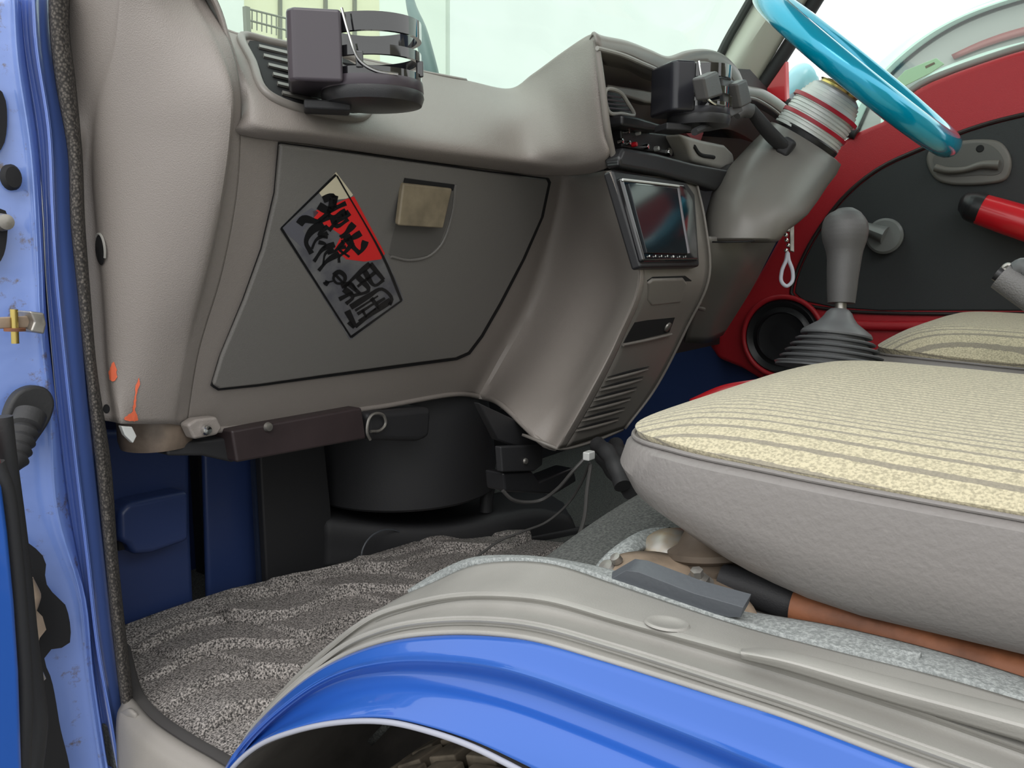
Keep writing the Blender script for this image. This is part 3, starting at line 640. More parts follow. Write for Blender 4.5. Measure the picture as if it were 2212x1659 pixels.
up6 = L([(428, -60, .64), (476, 60, .63), (510, 250, .618), (510, 290, .610), (700, 318, .610), (900, 347, .610), (1030, 364, .610), (1130, 377, .606), (1205, 380, .565), (1268, 376, .515), (1304, 366, .475), (1320, 360, .468)], 'Y')
pad_ob = link('upper_pad', g_loft([up0, up1, up2, up3, up4, up5, up6], 110, 6, idx=9), DASH, db, thick=.004)
link('top_shelf', g_loft([[V((p.x*1.04, .775, .598)) for p in up0[:7]], [p+V((.012, .04, -.022)) for p in up0[:7]], up0[:7]], 40, 4), DASH, db, thick=.003)
# instrument hood rim and top
ho = [(1278, 76), (1292, 84), (1350, 96), (1400, 114), (1438, 128), (1480, 116), (1525, 113), (1562, 126), (1592, 158), (1604, 185), (1650, 200), (1700, 235), (1735, 275)]
hr1 = L(ho, 'Y', .462)
hr1i = L([(1286, 96), (1296, 101), (1348, 112), (1398, 134), (1440, 150), (1482, 134), (1525, 130), (1558, 144), (1582, 172), (1592, 196), (1640, 212), (1690, 246), (1722, 285)], 'Y', .452)
hr2 = L([(1292, 116), (1304, 120), (1346, 130), (1396, 152), (1438, 166), (1482, 150), (1524, 146), (1552, 158), (1574, 182), (1584, 206), (1632, 222), (1682, 256), (1712, 295)], 'Y', .468)
hr3 = L([(1300, 140), (1310, 142), (1346, 150), (1394, 170), (1436, 180), (1482, 166), (1522, 162), (1548, 172), (1566, 192), (1578, 215), (1626, 232), (1676, 264), (1705, 300)], 'Y', .50)
hd = link('instrument_hood', g_loft([[V((p.x+.17, .64, p.z-.10)) for p in hr1], [V((p.x+.105, .57, p.z-.055)) for p in hr1], [V((p.x+.042, .50, p.z-.018)) for p in hr1], hr1, hr1i, hr2, hr3, [V((p.x+.07*(1-i/12), p.y+.10, p.z-.012)) for i, p in enumerate(hr3)]], 70, 5), DASH2, db, thick=.003)
link('hood_side_edge', g_tube([P(1287, 88, Y=.454), P(1300, 178, Y=.449), P(1313, 280, Y=.448), P(1324, 335, Y=.452)], .0035, 10, 24), DASH2, db)
link('rim_bead', g_tube(L([(1290, 104), (1345, 119), (1397, 141), (1440, 156), (1483, 141), (1525, 137), (1556, 150), (1580, 178), (1590, 202), (1636, 216), (1686, 250), (1718, 288)], 'Y', .450), .0024, 8, 70), TRIM, db)
# binnacle interior
link('instrument_backing', g_poly(L([(1290, 90), (1440, 140), (1620, 150), (1720, 260), (1720, 400), (1320, 380)], 'Y', .585), (0, .01, 0)), BLACKM, db)
link('tray_wall', g_poly(L([(1298, 124), (1350, 133), (1436, 168), (1452, 215), (1420, 212), (1306, 190)], 'Y', .52), (0, .01, 0)), SMOKE, db, bevel=.002)
link('tray_ledge', g_poly(L([(1312, 181), (1370, 190), (1450, 205), (1450, 226), (1395, 222), (1314, 197)], 'Y', .485), (.012, .015, 0)), DASH2, db, bevel=.003)
cv = link('center_vent', [g_tube(L([(1308, 196), (1340, 200), (1356, 222), (1370, 248), (1345, 246), (1314, 240)], 'Y', .468), .0022, 8, 50, True)], TRIM, db)
link('vent_core', g_poly(L([(1309, 198), (1338, 202), (1366, 246), (1314, 238)], 'Y', .476), (0, .03, 0)), BLACKP, cv)
for k in range(4):
    link('slat', g_tube(L([(1310+k, 206+k*9), (1342+k*6, 211+k*9)], 'Y', .470), .0011, 6, 6), SMOKE, cv)
link('center_shelf', g_poly(L([(1345, 246), (1380, 252), (1432, 268), (1440, 284), (1400, 282), (1345, 272)], 'Y', .455), (0, .08, 0)), BLACKP, db, bevel=.004)
hc = link('heater_control', g_poly(L([(1342, 278), (1400, 284), (1470, 292), (1498, 345), (1460, 338), (1345, 320)], 'Y', .475), (0, .05, 0)), BLACKP, db, bevel=.003)
for (x, y, m_, r_) in ((1336, 306, CHROME, .003), (1352, 310, CHROME, .0028), (1366, 313, REDG, .003), (1392, 318, CHROME, .0035), (1414, 322, BOSSG, .003), (1440, 330, CHROME, .0055), (1350, 286, CHROME, .0022), (1374, 289, BOSSG, .0022)):
    link('knob', g_lathe([(.0003, .006), (r_*.8, .0058), (r_, .004), (r_, 0)], P(x, y, Y=.475), (0, -1, .1), 14), m_, hc)
link('dash_bar', g_poly(L([(1338, 342), (1348, 318), (1420, 330), (1500, 352), (1572, 366), (1590, 352), (1588, 378), (1548, 412), (1500, 396), (1420, 376), (1342, 362)], 'Y', .440), (.004, .022, 0)), BLACKP, db, bevel=.006)
it = link('instrument_trim', g_poly(L([(1473, 288), (1520, 302), (1568, 312), (1586, 330), (1588, 356), (1560, 366), (1500, 350), (1488, 318)], 'Y', .452), (0, .05, 0)), TRIM, db, bevel=.006)
link('switch_slot', g_tube(L([(1499, 316), (1510, 332), (1542, 340)], 'Y', .4515), .0025, 8, 20), DARK, it)
link('inner_frame', g_poly([V((.665, .66, .24)), V((1.255, .66, .24)), V((1.255, .66, .585)), V((.665, .66, .585))], (0, .02, 0)), BLACKM, db)
# gauge cluster behind
gc = link('gauge_cluster', g_poly(L([(1495, 200), (1680, 240), (1700, 330), (1600, 300), (1490, 292)], 'Y', .54), (0, .02, 0)), PIANO, db)
link('gauge_reflector', g_poly(L([(1482, 288), (1520, 286), (1512, 308), (1498, 302)], 'Y', .478), (0, .01, 0)), mat('dull_red_lens', (.22, .03, .04), .3), gc)
# bracket of the fascia with screw
nt_ = link('fascia_tab', g_poly(L([(405, 918), (425, 905), (470, 900), (482, 925), (470, 940), (420, 950)], 'Y', .695), (0, .015, 0)), DASH, db, bevel=.003)
link('tab_screw', g_lathe([(.0003, .005), (.004, .0045), (.0055, .001), (.0055, 0)], P(445, 928, Y=.694), (-.2, -1, 0), 16), CHROME, nt_)
# side panel details
hp_, hn_ = hit(sdp, 218, 540, .0008)
hole = link('access_hole', g_lathe([(.0003, .0004), (.0120, .0004), (.0128, 0)], hp_, hn_, 28, (.62, 1.0)), DARK, db)
uh, vh, _ = frame(hn_)
link('hole_rim', g_tube([hp_+uh*(.0085*math.cos(a))+vh*(.0135*math.sin(a)) for a in [math.radians(150+k*14) for k in range(12)]], .0011, 6, 24), TRIM, db)
hp_, hn_ = hit(sdp, 230, 883, .0008)
link('small_hole', g_lathe([(.0003, .0004), (.003, .0004), (.0034, 0)], hp_, hn_, 16, (.8, 1.2)), DARK, db)
def blob(name, pts, ob, m, par, th=.0004):
    a_ = [V((x, y, 0)) for x, y in pts]; c_ = cr(a_, len(pts)*5, True)
    c_ = [V((p.x+random.uniform(-1.2, 1.2), p.y+random.uniform(-1.2, 1.2), 0)) for p in c_]
    q = [hit(ob, p.x, p.y, .0006)[0] for p in c_]
    return link(name, g_poly(q, hit(ob, *pts[0])[1]*th), m, par, smooth=False)
sc = [blob('paint_scuff', [(240, 795), (247, 782), (252, 800), (253, 818), (244, 824), (237, 812)], sdp, ORANGE, db),
      blob('paint_scuff', [(266, 905), (284, 890), (290, 886), (297, 906), (282, 910)], sdp, ORANGE, db),
      blob('paint_scuff', [(299, 815), (301, 830), (296, 850), (293, 872), (290, 890), (286, 884), (290, 860), (292, 840)], sdp, ORANGE, db)]
for o_ in sc: o_['label'] = 'orange paint scuff'
# left air vent
def pv(pts, l): return [hit(pad_ob, x, y, l)[0] for x, y in pts]
vo = [(524, 80), (580, 92), (680, 112), (770, 132), (800, 190), (780, 255), (700, 247), (620, 228), (572, 202), (545, 140)]
av = link('air_vent', g_tube(pv(vo, .001), .0042, 10, 90, True), DASH2, db)
cxv, cyv = 665, 170
vi = [(cxv+(x-cxv)*.90, cyv+(y-cyv)*.88) for x, y in vo]
link('vent_well', g_poly(cr(pv(vi, .0012), 50, True), hit(pad_ob, 650, 170)[1]*.0004), DARK, av)
for k in range(6):
    y0 = 104+k*20; x0 = 556+k*10
    qa = pv([(x0, y0), (x0+60, y0+14), (x0+130, y0+30), (x0+130, y0+36), (x0+60, y0+20), (x0+1, y0+6)], .0022)
    link('slat', g_poly(qa, hit(pad_ob, 650, 170)[1]*.002), HANDP, av)
# glovebox door, proud of the fascia with a dark shut line
gp = [(607, 312), (700, 324), (900, 352), (1060, 374), (1182, 388), (1186, 396), (1170, 470), (1130, 560), (1080, 655), (1040, 725), (1012, 762), (985, 774), (860, 790), (700, 812), (560, 832), (475, 841), (461, 832), (480, 770), (530, 650), (570, 540), (598, 420)]
cen = (840, 585)
def grow(pts, k): return [(cen[0]+(x-cen[0])*(1+k/max(1, math.hypot(x-cen[0], y-cen[1]))), cen[1]+(y-cen[1])*(1+k/max(1, math.hypot(x-cen[0], y-cen[1])))) for x, y in pts]
link('shut_line', g_poly(F(grow(gp, 5), .0022), FAS[1]*.0025), DARK, db)
gb_ = link('glovebox_door', g_poly(F(gp, .0065), FAS[1]*.0052), GLOVE, db, bevel=.0028, bseg=4)
# latch recess and latch
rec = F([(876, 384), (984, 398), (972, 470), (950, 528), (925, 552), (880, 560), (840, 550), (846, 520)], .0072)
link('latch_recess', g_poly(rec, FAS[1]*.0012), mat('latch_recess_plastic', (.11, .105, .098), .5), gb_, bevel=.0004)
link('recess_rim', g_tube(F([(984, 398), (976, 465), (955, 525), (928, 552), (885, 562), (845, 554)], .0072), .0016, 8, 40), GLOVE, gb_)
link('recess_shadow_slot', g_poly(F([(875, 385), (982, 399), (979, 412), (872, 398)], .0078), FAS[1]*.001), DARK, gb_)
link('latch', g_poly([P(x, y, pl=(FAS[0]-FAS[1]*dd, FAS[1])) for x, y, dd in ((872, 396, .010), (978, 408, .010), (958, 494, .020), (861, 488, .020))], FAS[1]*.007), OLIVE, gb_, bevel=.0022)

# sticker on the glovebox door
stk = thing('sticker', P(740, 720, pl=FAS), 'silver and red parallelogram sticker with black brush lettering stuck on the glovebox', 'sticker')
def S(x, y): return (550+x/4.0475, 350+y/4.0475)        # points measured on an enlarged view of the sticker
def spoly(name, pts, m, lvl): return link(name, g_poly(F([S(*p) for p in pts], .0068+lvl*.00018), FAS[1]*.00016), m, stk, smooth=False)
link('backing', g_poly(F([S(*p) for p in ((712, 88), (222, 578), (835, 1560), (1310, 1205), (1140, 800), (860, 285))], .0068), FAS[1]*.0004), STK, stk, smooth=False)
spoly('red_field', [(870, 300), (1140, 800), (1105, 850), (960, 870), (800, 850), (700, 760), (760, 640), (640, 560), (520, 520), (510, 430), (640, 400), (760, 340)], STKR, 1)
spoly('cream_field', [(712, 88), (560, 262), (600, 320), (720, 330), (800, 320), (850, 300), (860, 285)], STKC, 1)
spoly('grey_field', [(230, 582), (500, 400), (560, 440), (420, 600), (520, 760), (480, 800)], mat('sticker_slate', (.12, .12, .14), .35), 1)
def stroke(pts, wd):
    out = []; pts = [V((*p, 0)) for p in pts]; c = cr(pts, max(5, 4*len(pts))) if len(pts) > 2 else pts
    l_, r_ = [], []
    for i, p in enumerate(c):
        t = (c[min(i+1, len(c)-1)]-c[max(i-1, 0)]).normalized(); n = V((-t.y, t.x, 0))
        q = i/(len(c)-1); w_ = wd*(1.0 if wd < 23 else 1.12)*(1.0-.45*q+.15*math.sin(7*q))/2
        l_.append(p+n*w_); r_.append(p-n*w_)
    vs, fs = [], []
    for p in l_+r_: vs.append(P(*S(p.x, p.y), pl=(FAS[0]-FAS[1]*.0073, FAS[1])))
    n = len(l_)
    for i in range(n-1): fs.append((i, i+1, n+i+1, n+i))
    return vs, fs
STR = [([(712, 110), (232, 578)], 22), ([(232, 578), (845, 1535)], 22), ([(845, 1530), (1285, 1212)], 22), ([(1285, 1212), (1130, 840), (720, 120)], 22),
    # first character
    ([(600, 330), (690, 300), (700, 400)], 55), ([(560, 380), (640, 420), (800, 360)], 60), ([(700, 290), (660, 420), (560, 520)], 60), ([(800, 430), (690, 480), (640, 460)], 50),
    ([(390, 545), (430, 500), (560, 520), (660, 480)], 60), ([(830, 440), (720, 520), (650, 600)], 50), ([(600, 540), (500, 600), (450, 700), (500, 800)], 62), ([(640, 620), (540, 680), (500, 760)], 34),
    ([(680, 480), (720, 560), (820, 500)], 48), ([(640, 560), (560, 640), (640, 660)], 34), ([(560, 700), (620, 720), (600, 760)], 30),
    # second character
    ([(870, 540), (800, 620), (750, 660)], 52), ([(930, 620), (860, 660), (760, 700)], 48), ([(970, 690), (940, 770), (900, 800)], 52), ([(800, 640), (860, 740), (920, 800)], 62),
    ([(780, 700), (700, 780), (640, 800)], 34), ([(860, 700), (800, 780), (740, 830), (740, 880)], 34), ([(700, 720), (600, 760), (520, 870)], 44), ([(740, 800), (640, 860), (560, 950)], 44), ([(690, 760), (620, 800), (600, 900)], 26),
    ([(800, 740), (740, 760), (830, 830)], 28),
    # small round mark
    ([(690, 990), (740, 960), (790, 1000), (780, 1050), (720, 1060), (690, 1020), (700, 985)], 34), ([(700, 980), (780, 1060)], 24), ([(640, 1040), (620, 1080)], 40), ([(600, 1060), (690, 1040)], 18),
    # third character
    ([(1010, 890), (860, 1020), (780, 1100)], 42), ([(1010, 890), (1130, 1030)], 42), ([(960, 950), (1050, 1080), (1130, 1030)], 40), ([(900, 1000), (1000, 1120), (860, 1170)], 42), ([(820, 1060), (920, 1150)], 40), ([(1060, 960), (900, 1090)], 30),
    ([(780, 1110), (860, 1180), (800, 1240)], 46), ([(740, 1200), (860, 1140)], 34), ([(760, 1090), (840, 1060), (890, 1120)], 36),
    # fourth character (frame)
    ([(840, 1270), (1000, 1170), (1110, 1110), (1200, 1190), (1180, 1250)], 44), ([(1190, 1210), (1060, 1300), (880, 1440)], 48), ([(810, 1300), (880, 1440)], 52), ([(880, 1300), (1080, 1170)], 22), ([(1020, 1190), (1100, 1290)], 34), ([(1060, 1240), (1140, 1190)], 28), ([(900, 1330), (1040, 1240)], 26), ([(910, 1390), (1060, 1280)], 20), ([(940, 1290), (980, 1360)], 24), ([(820, 1400), (870, 1450)], 30)]
lt = link('lettering', [stroke(*s_) for s_ in STR], INK, stk, smooth=False)
lt['label'] = 'black brush lettering and black outline'

# radio / tablet in the console
cs_ = thing('car_stereo', P(1440, 570, pl=RAD), 'black double height touchscreen stereo in the console', 'stereo')
def R(pts, d=0): return [P(x, y, pl=(RAD[0]-RAD[1]*d, RAD[1])) for x, y in pts]
link('surround', g_poly(R([(1322, 366), (1482, 392), (1502, 420), (1512, 575), (1385, 578)], .004), RAD[1]*.012), BLACKP, cs_, bevel=.003)
link('bezel', g_poly(R([(1342, 382), (1478, 398), (1498, 430), (1510, 562), (1392, 564)], .010), RAD[1]*.008), PIANO, cs_, bevel=.003)
link('screen', g_poly(R([(1358, 396), (1466, 406), (1486, 548), (1398, 546)], .0125), RAD[1]*.004), SCREEN, cs_, bevel=.0008)
link('edge_strip', g_tube(R([(1464, 408), (1475, 480), (1487, 548)], .012), .0022, 8, 20), SMOKE, cs_)
link('top_strip', g_tube(R([(1345, 388), (1400, 394), (1466, 402)], .011), .0014, 8, 20), BOSSG, cs_)
for k in range(7):
    link('button', g_lathe([(.0002, .0012), (.0012, .001), (.0014, 0)], R([(1402+k*13, 553+random.random()*2)], .0105)[0], RAD[1]*-1, 10), CHROME if k != 4 else BOSSG, cs_)
# ashtray, pocket, louvres
def G(pts, d=0): return [P(x, y, pl=(LOW[0]-LOW[1]*d, LOW[1])) for x, y in pts]
ash = link('ashtray_lid', g_poly(G([(1402, 612), (1412, 604), (1478, 602), (1486, 612), (1480, 628), (1472, 655), (1408, 662), (1398, 650)], .004), LOW[1]*.006), DASH2, db, bevel=.003)
link('lid_gap', g_poly(G([(1398, 606), (1412, 599), (1482, 597), (1494, 606), (1484, 640), (1476, 660), (1404, 668), (1392, 650)], .0012), LOW[1]*.002), DARK, ash)
link('pocket', g_poly(G([(1372, 694), (1458, 686), (1446, 718), (1348, 742)], .0012), LOW[1]*.002), DARK, db)
link('pocket_lip', g_tube(G([(1346, 745), (1400, 734), (1450, 722)], .002), .0018, 8, 16), DASH2, db)
lk = link('pocket_lock', g_lathe([(.0003, .004), (.004, .004), (.006, .003), (.0065, 0)], G([(1440, 705)])[0], -LOW[1], 18), STEEL, db)
for k in range(6):
    x0, y0 = 1308-k*13, 822+k*22
    link('louver', g_tube(G([(x0, y0), (x0+45, y0-12), (x0+92, y0-24)], .0012), [.0006, .0022, .0022, .0006], 8, 16), DASH2, db)
    link('louver_slot', g_tube(G([(x0+4, y0-7), (x0+45, y0-18), (x0+94, y0-30)], .0002), [.0004, .0016, .0016, .0004], 8, 16), DARK, db)
# driver side knee panel
kn = thing('knee_panel', P(1600, 600, Y=.50), 'dark taupe panel under the steering column', 'panel')
link('panel', g_loft([L([(1524, 512, .43), (1610, 515, .41), (1690, 498, .44)], 'Y'), L([(1526, 575, .44), (1605, 570, .42), (1664, 548, .45)], 'Y'),
                     L([(1506, 640, .47), (1570, 640, .455), (1622, 628, .48)], 'Y'), L([(1480, 740, .52), (1520, 742, .51), (1562, 724, .54)], 'Y')], 24, 6), COLP, kn, thick=.004)
link('lever', g_tube(L([(1512, 654), (1500, 662), (1520, 668)], 'Y', .465), .003, 8, 10), STEEL, kn)

# ================================================================== CUP HOLDERS
def build_cup(root, C0, bdir, r, h_, seg_rot, mt=None, bl=1.62):
    """root empty at C0 (centre of the base disc); bdir = unit vector to the mounting block"""
    side = bdir.cross(V((0, 0, 1))).normalized()
    z = V((0, 0, 1)); mt = mt or SMOKE
    link('base_disc', g_lathe([(r*.55, -.004), (r*.97, -.001), (r*1.02, .005), (r*1.0, .010)], C0, z, 48), BLACKP, root)
    link('bottom_ring', g_lathe([(r*1.0, .009), (r*1.015, .010), (r*1.0, h_*.27), (r*.95, h_*.27), (r*.93, .012)], C0, z, 48, cap=False), mt, root)
    n = 12
    def band(z0, z1, a0, a1, rr, tilt=0):
        rows = []
        for zz, q in ((z0, rr), (z1, rr), (z1, rr-.004), (z0, rr-.004), (z0, rr)):
            rows.append([C0+bdir*(-q*math.cos(a))+side*(q*math.sin(a))+z*(zz+tilt*math.cos(a)) for a in [a0+(a1-a0)*k/36 for k in range(37)]])
        return g_grid(rows)
    link('top_band', band(h_*.78, h_, -2.6, 2.6, r*.985, .001), PIANO, root)
    link('middle_band', band(h_*.50, h_*.62, -2.4, 2.4, r*.975, .001), PIANO, root)
    link('lower_band', band(h_*.27, h_*.36, -2.5, 2.5, r*.98), PIANO, root)
    for a in (-1.9, -.35, .75, 1.9):
        link('post', g_box(C0+bdir*(-r*.96*math.cos(a))+side*(r*.96*math.sin(a))+z*(h_*.43), (.006, .005, h_*.2), (bdir, side, z)), PIANO, root, bevel=.001)
    blk = [C0+bdir*a+side*(-b) for a, b in ((r*.62, r*.9), (r*(bl-.12), r*.86), (r*bl, r*.7), (r*bl, -r*.7), (r*(bl-.12), -r*.86), (r*.62, -r*.9))]
    link('mounting_block', g_poly([p+z*.010 for p in blk], z*(h_*.86)), mt, root, bevel=.003)
    link('chrome_line', g_tube([C0+side*(-r*1.02)+bdir*(r*.62)+z*h_*1.0, C0+side*(-r*1.03)+bdir*(r*.5)+z*h_*.7, C0+side*(-r*1.03)+bdir*(r*.34)+z*h_*.42, C0+side*(-r*1.02)+bdir*(r*.05)+z*h_*.30, C0+side*(-r*.93)-bdir*(r*.40)+z*h_*.275], .0012, 6, 30), CHROME, root)
    link('vent_clip', g_box(C0+bdir*(r*.9)+z*(-.004), (r*.9, .03, .008), (bdir, side, z)), BLACKM, root, bevel=.002)
PASS_R = .0435
pc = P(806, 226, Y=.545)
ch1 = thing('cup_holder', pc, 'gloss black cup holder clipped to the passenger side air vent', 'cup holder', 'cup holders on the dashboard')
build_cup(ch1, pc, V((-.75, .62, 0)).normalized(), PASS_R, .066, 0)
c2_ = P(1508, 272, Y=.40)
ch2 = thing('cup_holder', c2_, 'black cup holder clipped in the middle of the dash beside the steering column', 'cup holder', 'cup holders on the dashboard')
build_cup(ch2, c2_, V((-.80, .60, 0)).normalized(), .034, .060, 0, mt=mat('navy_black_plastic', (.022, .022, .028), .3), bl=1.38)
# phone holder
ph = thing('phone_holder', P(1590, 240, Y=.40), 'grey phone holder plate with two black clamp jaws left of the steering wheel', 'phone holder')
link('plate', g_poly(L([(1560, 165), (1594, 176), (1606, 240), (1582, 252), (1568, 245)], 'Y', .372), (0, .006, 0)), BOOTR, ph, bevel=.002)
link('jaw', g_poly(L([(1520, 166), (1552, 152), (1564, 205), (1530, 216)], 'Y', .362), (0, .014, 0)), KNOB, ph, bevel=.003)
link('jaw', g_poly(L([(1592, 180), (1614, 170), (1626, 222), (1602, 234)], 'Y', .362), (0, .014, 0)), KNOB, ph, bevel=.003)
link('arm', g_tube(L([(1590, 238), (1560, 258), (1500, 285)], 'Y', .385), .004, 8, 12), BLACKM, ph)

# ================================================================== STEERING
W0 = P(1850, 150, d=1.13)
a1_ = math.radians(47.5); yw = math.radians(-1.5)
nW = V((math.sin(yw)*math.cos(a1_), -math.cos(yw)*math.cos(a1_), math.sin(a1_)))
a2_ = math.radians(52); nC = V((0, -math.cos(a2_), math.sin(a2_)))
uW = nW.cross(V((0, 0, 1))).normalized(); vW = uW.cross(nW).normalized()*1
sw = thing('steering_wheel', W0, 'glossy aqua blue steering wheel seen edge on above the column', 'steering wheel')
RW = .158
ring = [W0+uW*(RW*math.cos(2*math.pi*k/48))+vW*(RW*math.sin(2*math.pi*k/48)) for k in range(48)]
link('rim', g_tube(ring, .0168, 20, 120, True), AQUA, sw)
for a in (90, 210, 330):
    d_ = uW*math.cos(math.radians(a))+vW*math.sin(math.radians(a)); s_ = nW.cross(d_)
    link('spoke', g_poly([W0+d_*.02+s_*.022, W0+d_*(RW-.008)+s_*.017, W0+d_*(RW-.008)-s_*.017, W0+d_*.02-s_*.022], nW*.004), AQUAD, sw, bevel=.0012)
link('hub', g_lathe([(.034, -.012), (.036, 0), (.034, .006), (.022, .010), (.0005, .011)], W0, nW, 40), AQUAD, sw)
link('horn_ring', g_lathe([(.050, -.012), (.056, -.008), (.052, -.002), (.03, 0)], W0-nW*.012, nW, 48), RAINBOW, sw)
BS = P(1745, 291, d=1.17)
axB = (W0-nW*.03-BS).normalized()
LB = (W0-nW*.03-BS).length
prof = [(.030, -.012), (.046, -.006)]
NR = 13
for k in range(NR):
    h0 = -.006+k*.0050; rr = .0490-.0004*k if k < 10 else .0450-.0020*(k-9)
    prof += [(rr, h0+.0006), (rr, h0+.0034), (rr-.0022, h0+.0040), (rr-.0022, h0+.0048)]
prof += [(.036, .062), (.030, .066)]
bs_ = link('boss', g_lathe(prof, BS, axB, 56), BOSSG, sw); bs_['label'] = 'silver ribbed boss with two red rings'
for hh in (.012, .036):
    link('red_ring', g_lathe([(.040, hh), (.0494, hh), (.0494, hh+.005), (.040, hh+.005)], BS, axB, 56), BOSSR, bs_)
link('adapter', g_lathe([(.028, .060), (.028, .070), (.022, .074), (.024, LB-.006), (.030, LB)], BS, axB, 36), GOLD, bs_)
sc_ = thing('steering_column', P(1600, 480, Y=.45), 'taupe plastic steering column cover left of the red door', 'steering column')
def colring(c, ax, ru, rv):
    u, v, a = frame(ax); return [c+u*(ru*math.cos(2*math.pi*k/36))+v*(rv*math.sin(2*math.pi*k/36)) for k in range(36)]
K = P(1738, 314, d=1.165)
def colst(x, y, rpx, d, t, flat=1):
    a = (axB*(1-t)+V((0, 0, 1))*t).normalized(); rr = rpx*d/FPX
    return colring(P(x, y, d=d), a, rr, rr*flat)
rows_ = [colring(K-axB*.006, axB, .049, .049), colring(K+axB*.002, axB, .051, .051), colring(K+axB*.001, axB, .0545, .0545),
         colst(1728, 330, 86, 1.16, 0), colst(1708, 352, 88, 1.145, 0), colst(1682, 384, 92, 1.125, .05), colst(1655, 416, 95, 1.105, .15), colst(1630, 448, 92, 1.09, .4), colst(1612, 482, 84, 1.08, .75), colst(1603, 514, 75, 1.075, 1), colst(1602, 520, 68, 1.075, 1)]
cvo = link('cover', g_grid(rows_, True), COLP, sc_, thick=.003)
link('collar', g_lathe([(.040, -.02), (.044, .012), (.042, .014), (.03, .014)], K, axB, 48), BLACKP, sc_)
link('seam', g_tube([P(1530, 522, d=1.06), P(1560, 523, d=1.03), P(1620, 521, d=1.03), P(1672, 512, d=1.06)], .0012, 6, 24), DARK, sc_)
q_, n_ = hit(cvo, 1692, 433, .0006)
link('screw_hole', g_lathe([(.0003, .0004), (.004, .0004), (.0048, 0)], q_, n_, 14), DARK, sc_)
link('stalk_seat', g_tube([hit(cvo, x, y, .0002)[0] for x, y in ((1596, 345), (1600, 370), (1620, 385), (1650, 394), (1668, 372), (1690, 345))], .0015, 8, 30), COLP, sc_)
stl = link('stalk', g_tube([P(1697, 322, d=1.10), P(1660, 285, d=1.085), P(1618, 232, d=1.07)], [.011, .012, .011, .009], 14, 24, flat=.7), BLACKM, sc_)
link('tip', g_tube([P(1622, 240, d=1.068), P(1606, 238, d=1.064), P(1592, 250, d=1.06)], [.009, .010, .005], 12, 12), KNOB, stl)
link('base', g_box(P(1698, 318, d=1.098), (.024, .02, .018), (axB, frame(axB)[0], frame(axB)[1])), BLACKM, stl, bevel=.005)

ks = thing('key_strap', P(1700, 480, d=1.15), 'ignition key with a bead chain and white cord loop hanging down', 'key strap')
link('key', g_poly([P(1706, 482, d=1.15), P(1716, 470, d=1.15), P(1716, 545, d=1.15), P(1707, 542, d=1.15)], FW*.003), STEEL, ks, bevel=.001)
for k in range(6):
    link('bead', g_lathe([(.0003, -.003), (.0024, -.0018), (.003, 0), (.0024, .0018), (.0003, .003)], P(1700+3*math.sin(k*2), 486+k*11, d=1.145), (0, 0, 1), 12), CHROME, ks)
link('cord_loop', g_tube([P(x, y, d=1.145) for x, y in ((1701, 545), (1698, 562), (1689, 585), (1688, 608), (1699, 618), (1711, 608), (1712, 585), (1704, 562))], .0026, 10, 60, True), BEADM, ks)

# ================================================================== DRIVER DOOR
DX = 1.262
def D(pts, d=0.0): return L([(x, y) for x, y in pts], 'X', DX-d)
dd = thing('driver_door', V((DX, .2, .0)), 'red driver door with charcoal cloth insert seen across the cab', 'car door')
red = cr(D([(1905, 262), (1950, 215), (1990, 186), (2050, 160), (2120, 135), (2212, 106), (2420, 58), (2900, -20)]), 26)+D([(2900, 900), (1720, 900), (1660, 830), (1600, 795), (1550, 775), (1528, 742)])+cr(D([(1560, 700), (1600, 650), (1640, 590), (1690, 500), (1740, 420), (1800, 320), (1850, 285)]), 20)
link('red_panel', g_poly(red, (.035, 0, 0)), RED, dd, bevel=.010, bseg=5)
ins = cr(D([(2900, 150), (2420, 215), (2212, 252), (2100, 282), (1990, 326), (1900, 368), (1830, 424), (1780, 486), (1745, 545), (1722, 600), (1716, 632)], .004), 36)+D([(1735, 650), (1800, 664), (1900, 671), (2900, 672)], .004)
link('cloth_insert', g_poly(ins, (.008, 0, 0)), CHAR, dd, bevel=.003)
link('insert_edge', g_tube(D([(2900, 145), (2420, 210), (2212, 247), (2100, 277), (1990, 321), (1900, 363), (1830, 418), (1778, 482), (1741, 543), (1717, 600), (1710, 635), (1732, 655), (1800, 669), (1900, 676), (2900, 677)], .003), .0035, 8, 120), mat('dark_edge', (.02, .012, .012), .5), dd)
link('lower_ridge', g_tube(D([(1792, 690), (1815, 697), (1850, 702), (2000, 704), (2900, 680)], .004), .009, 12, 60), RED, dd)
# speaker
sk = link('speaker', g_lathe([(.072, -.002), (.072, .004), (.068, .008), (.064, .006), (.058, .001), (.052, .002), (.048, .006), (.046, .001), (.02, -.003), (.0003, -.001)], D([(1690, 728)], .006)[0], (-1, 0, 0), 56), BLACKP, dd)
link('surround_ring', g_tube([D([(1690, 728)], .012)[0]+V((0, .077*math.cos(a*math.pi/24), .077*math.sin(a*math.pi/24))) for a in range(48)], .005, 10, 80, True), RED, dd)
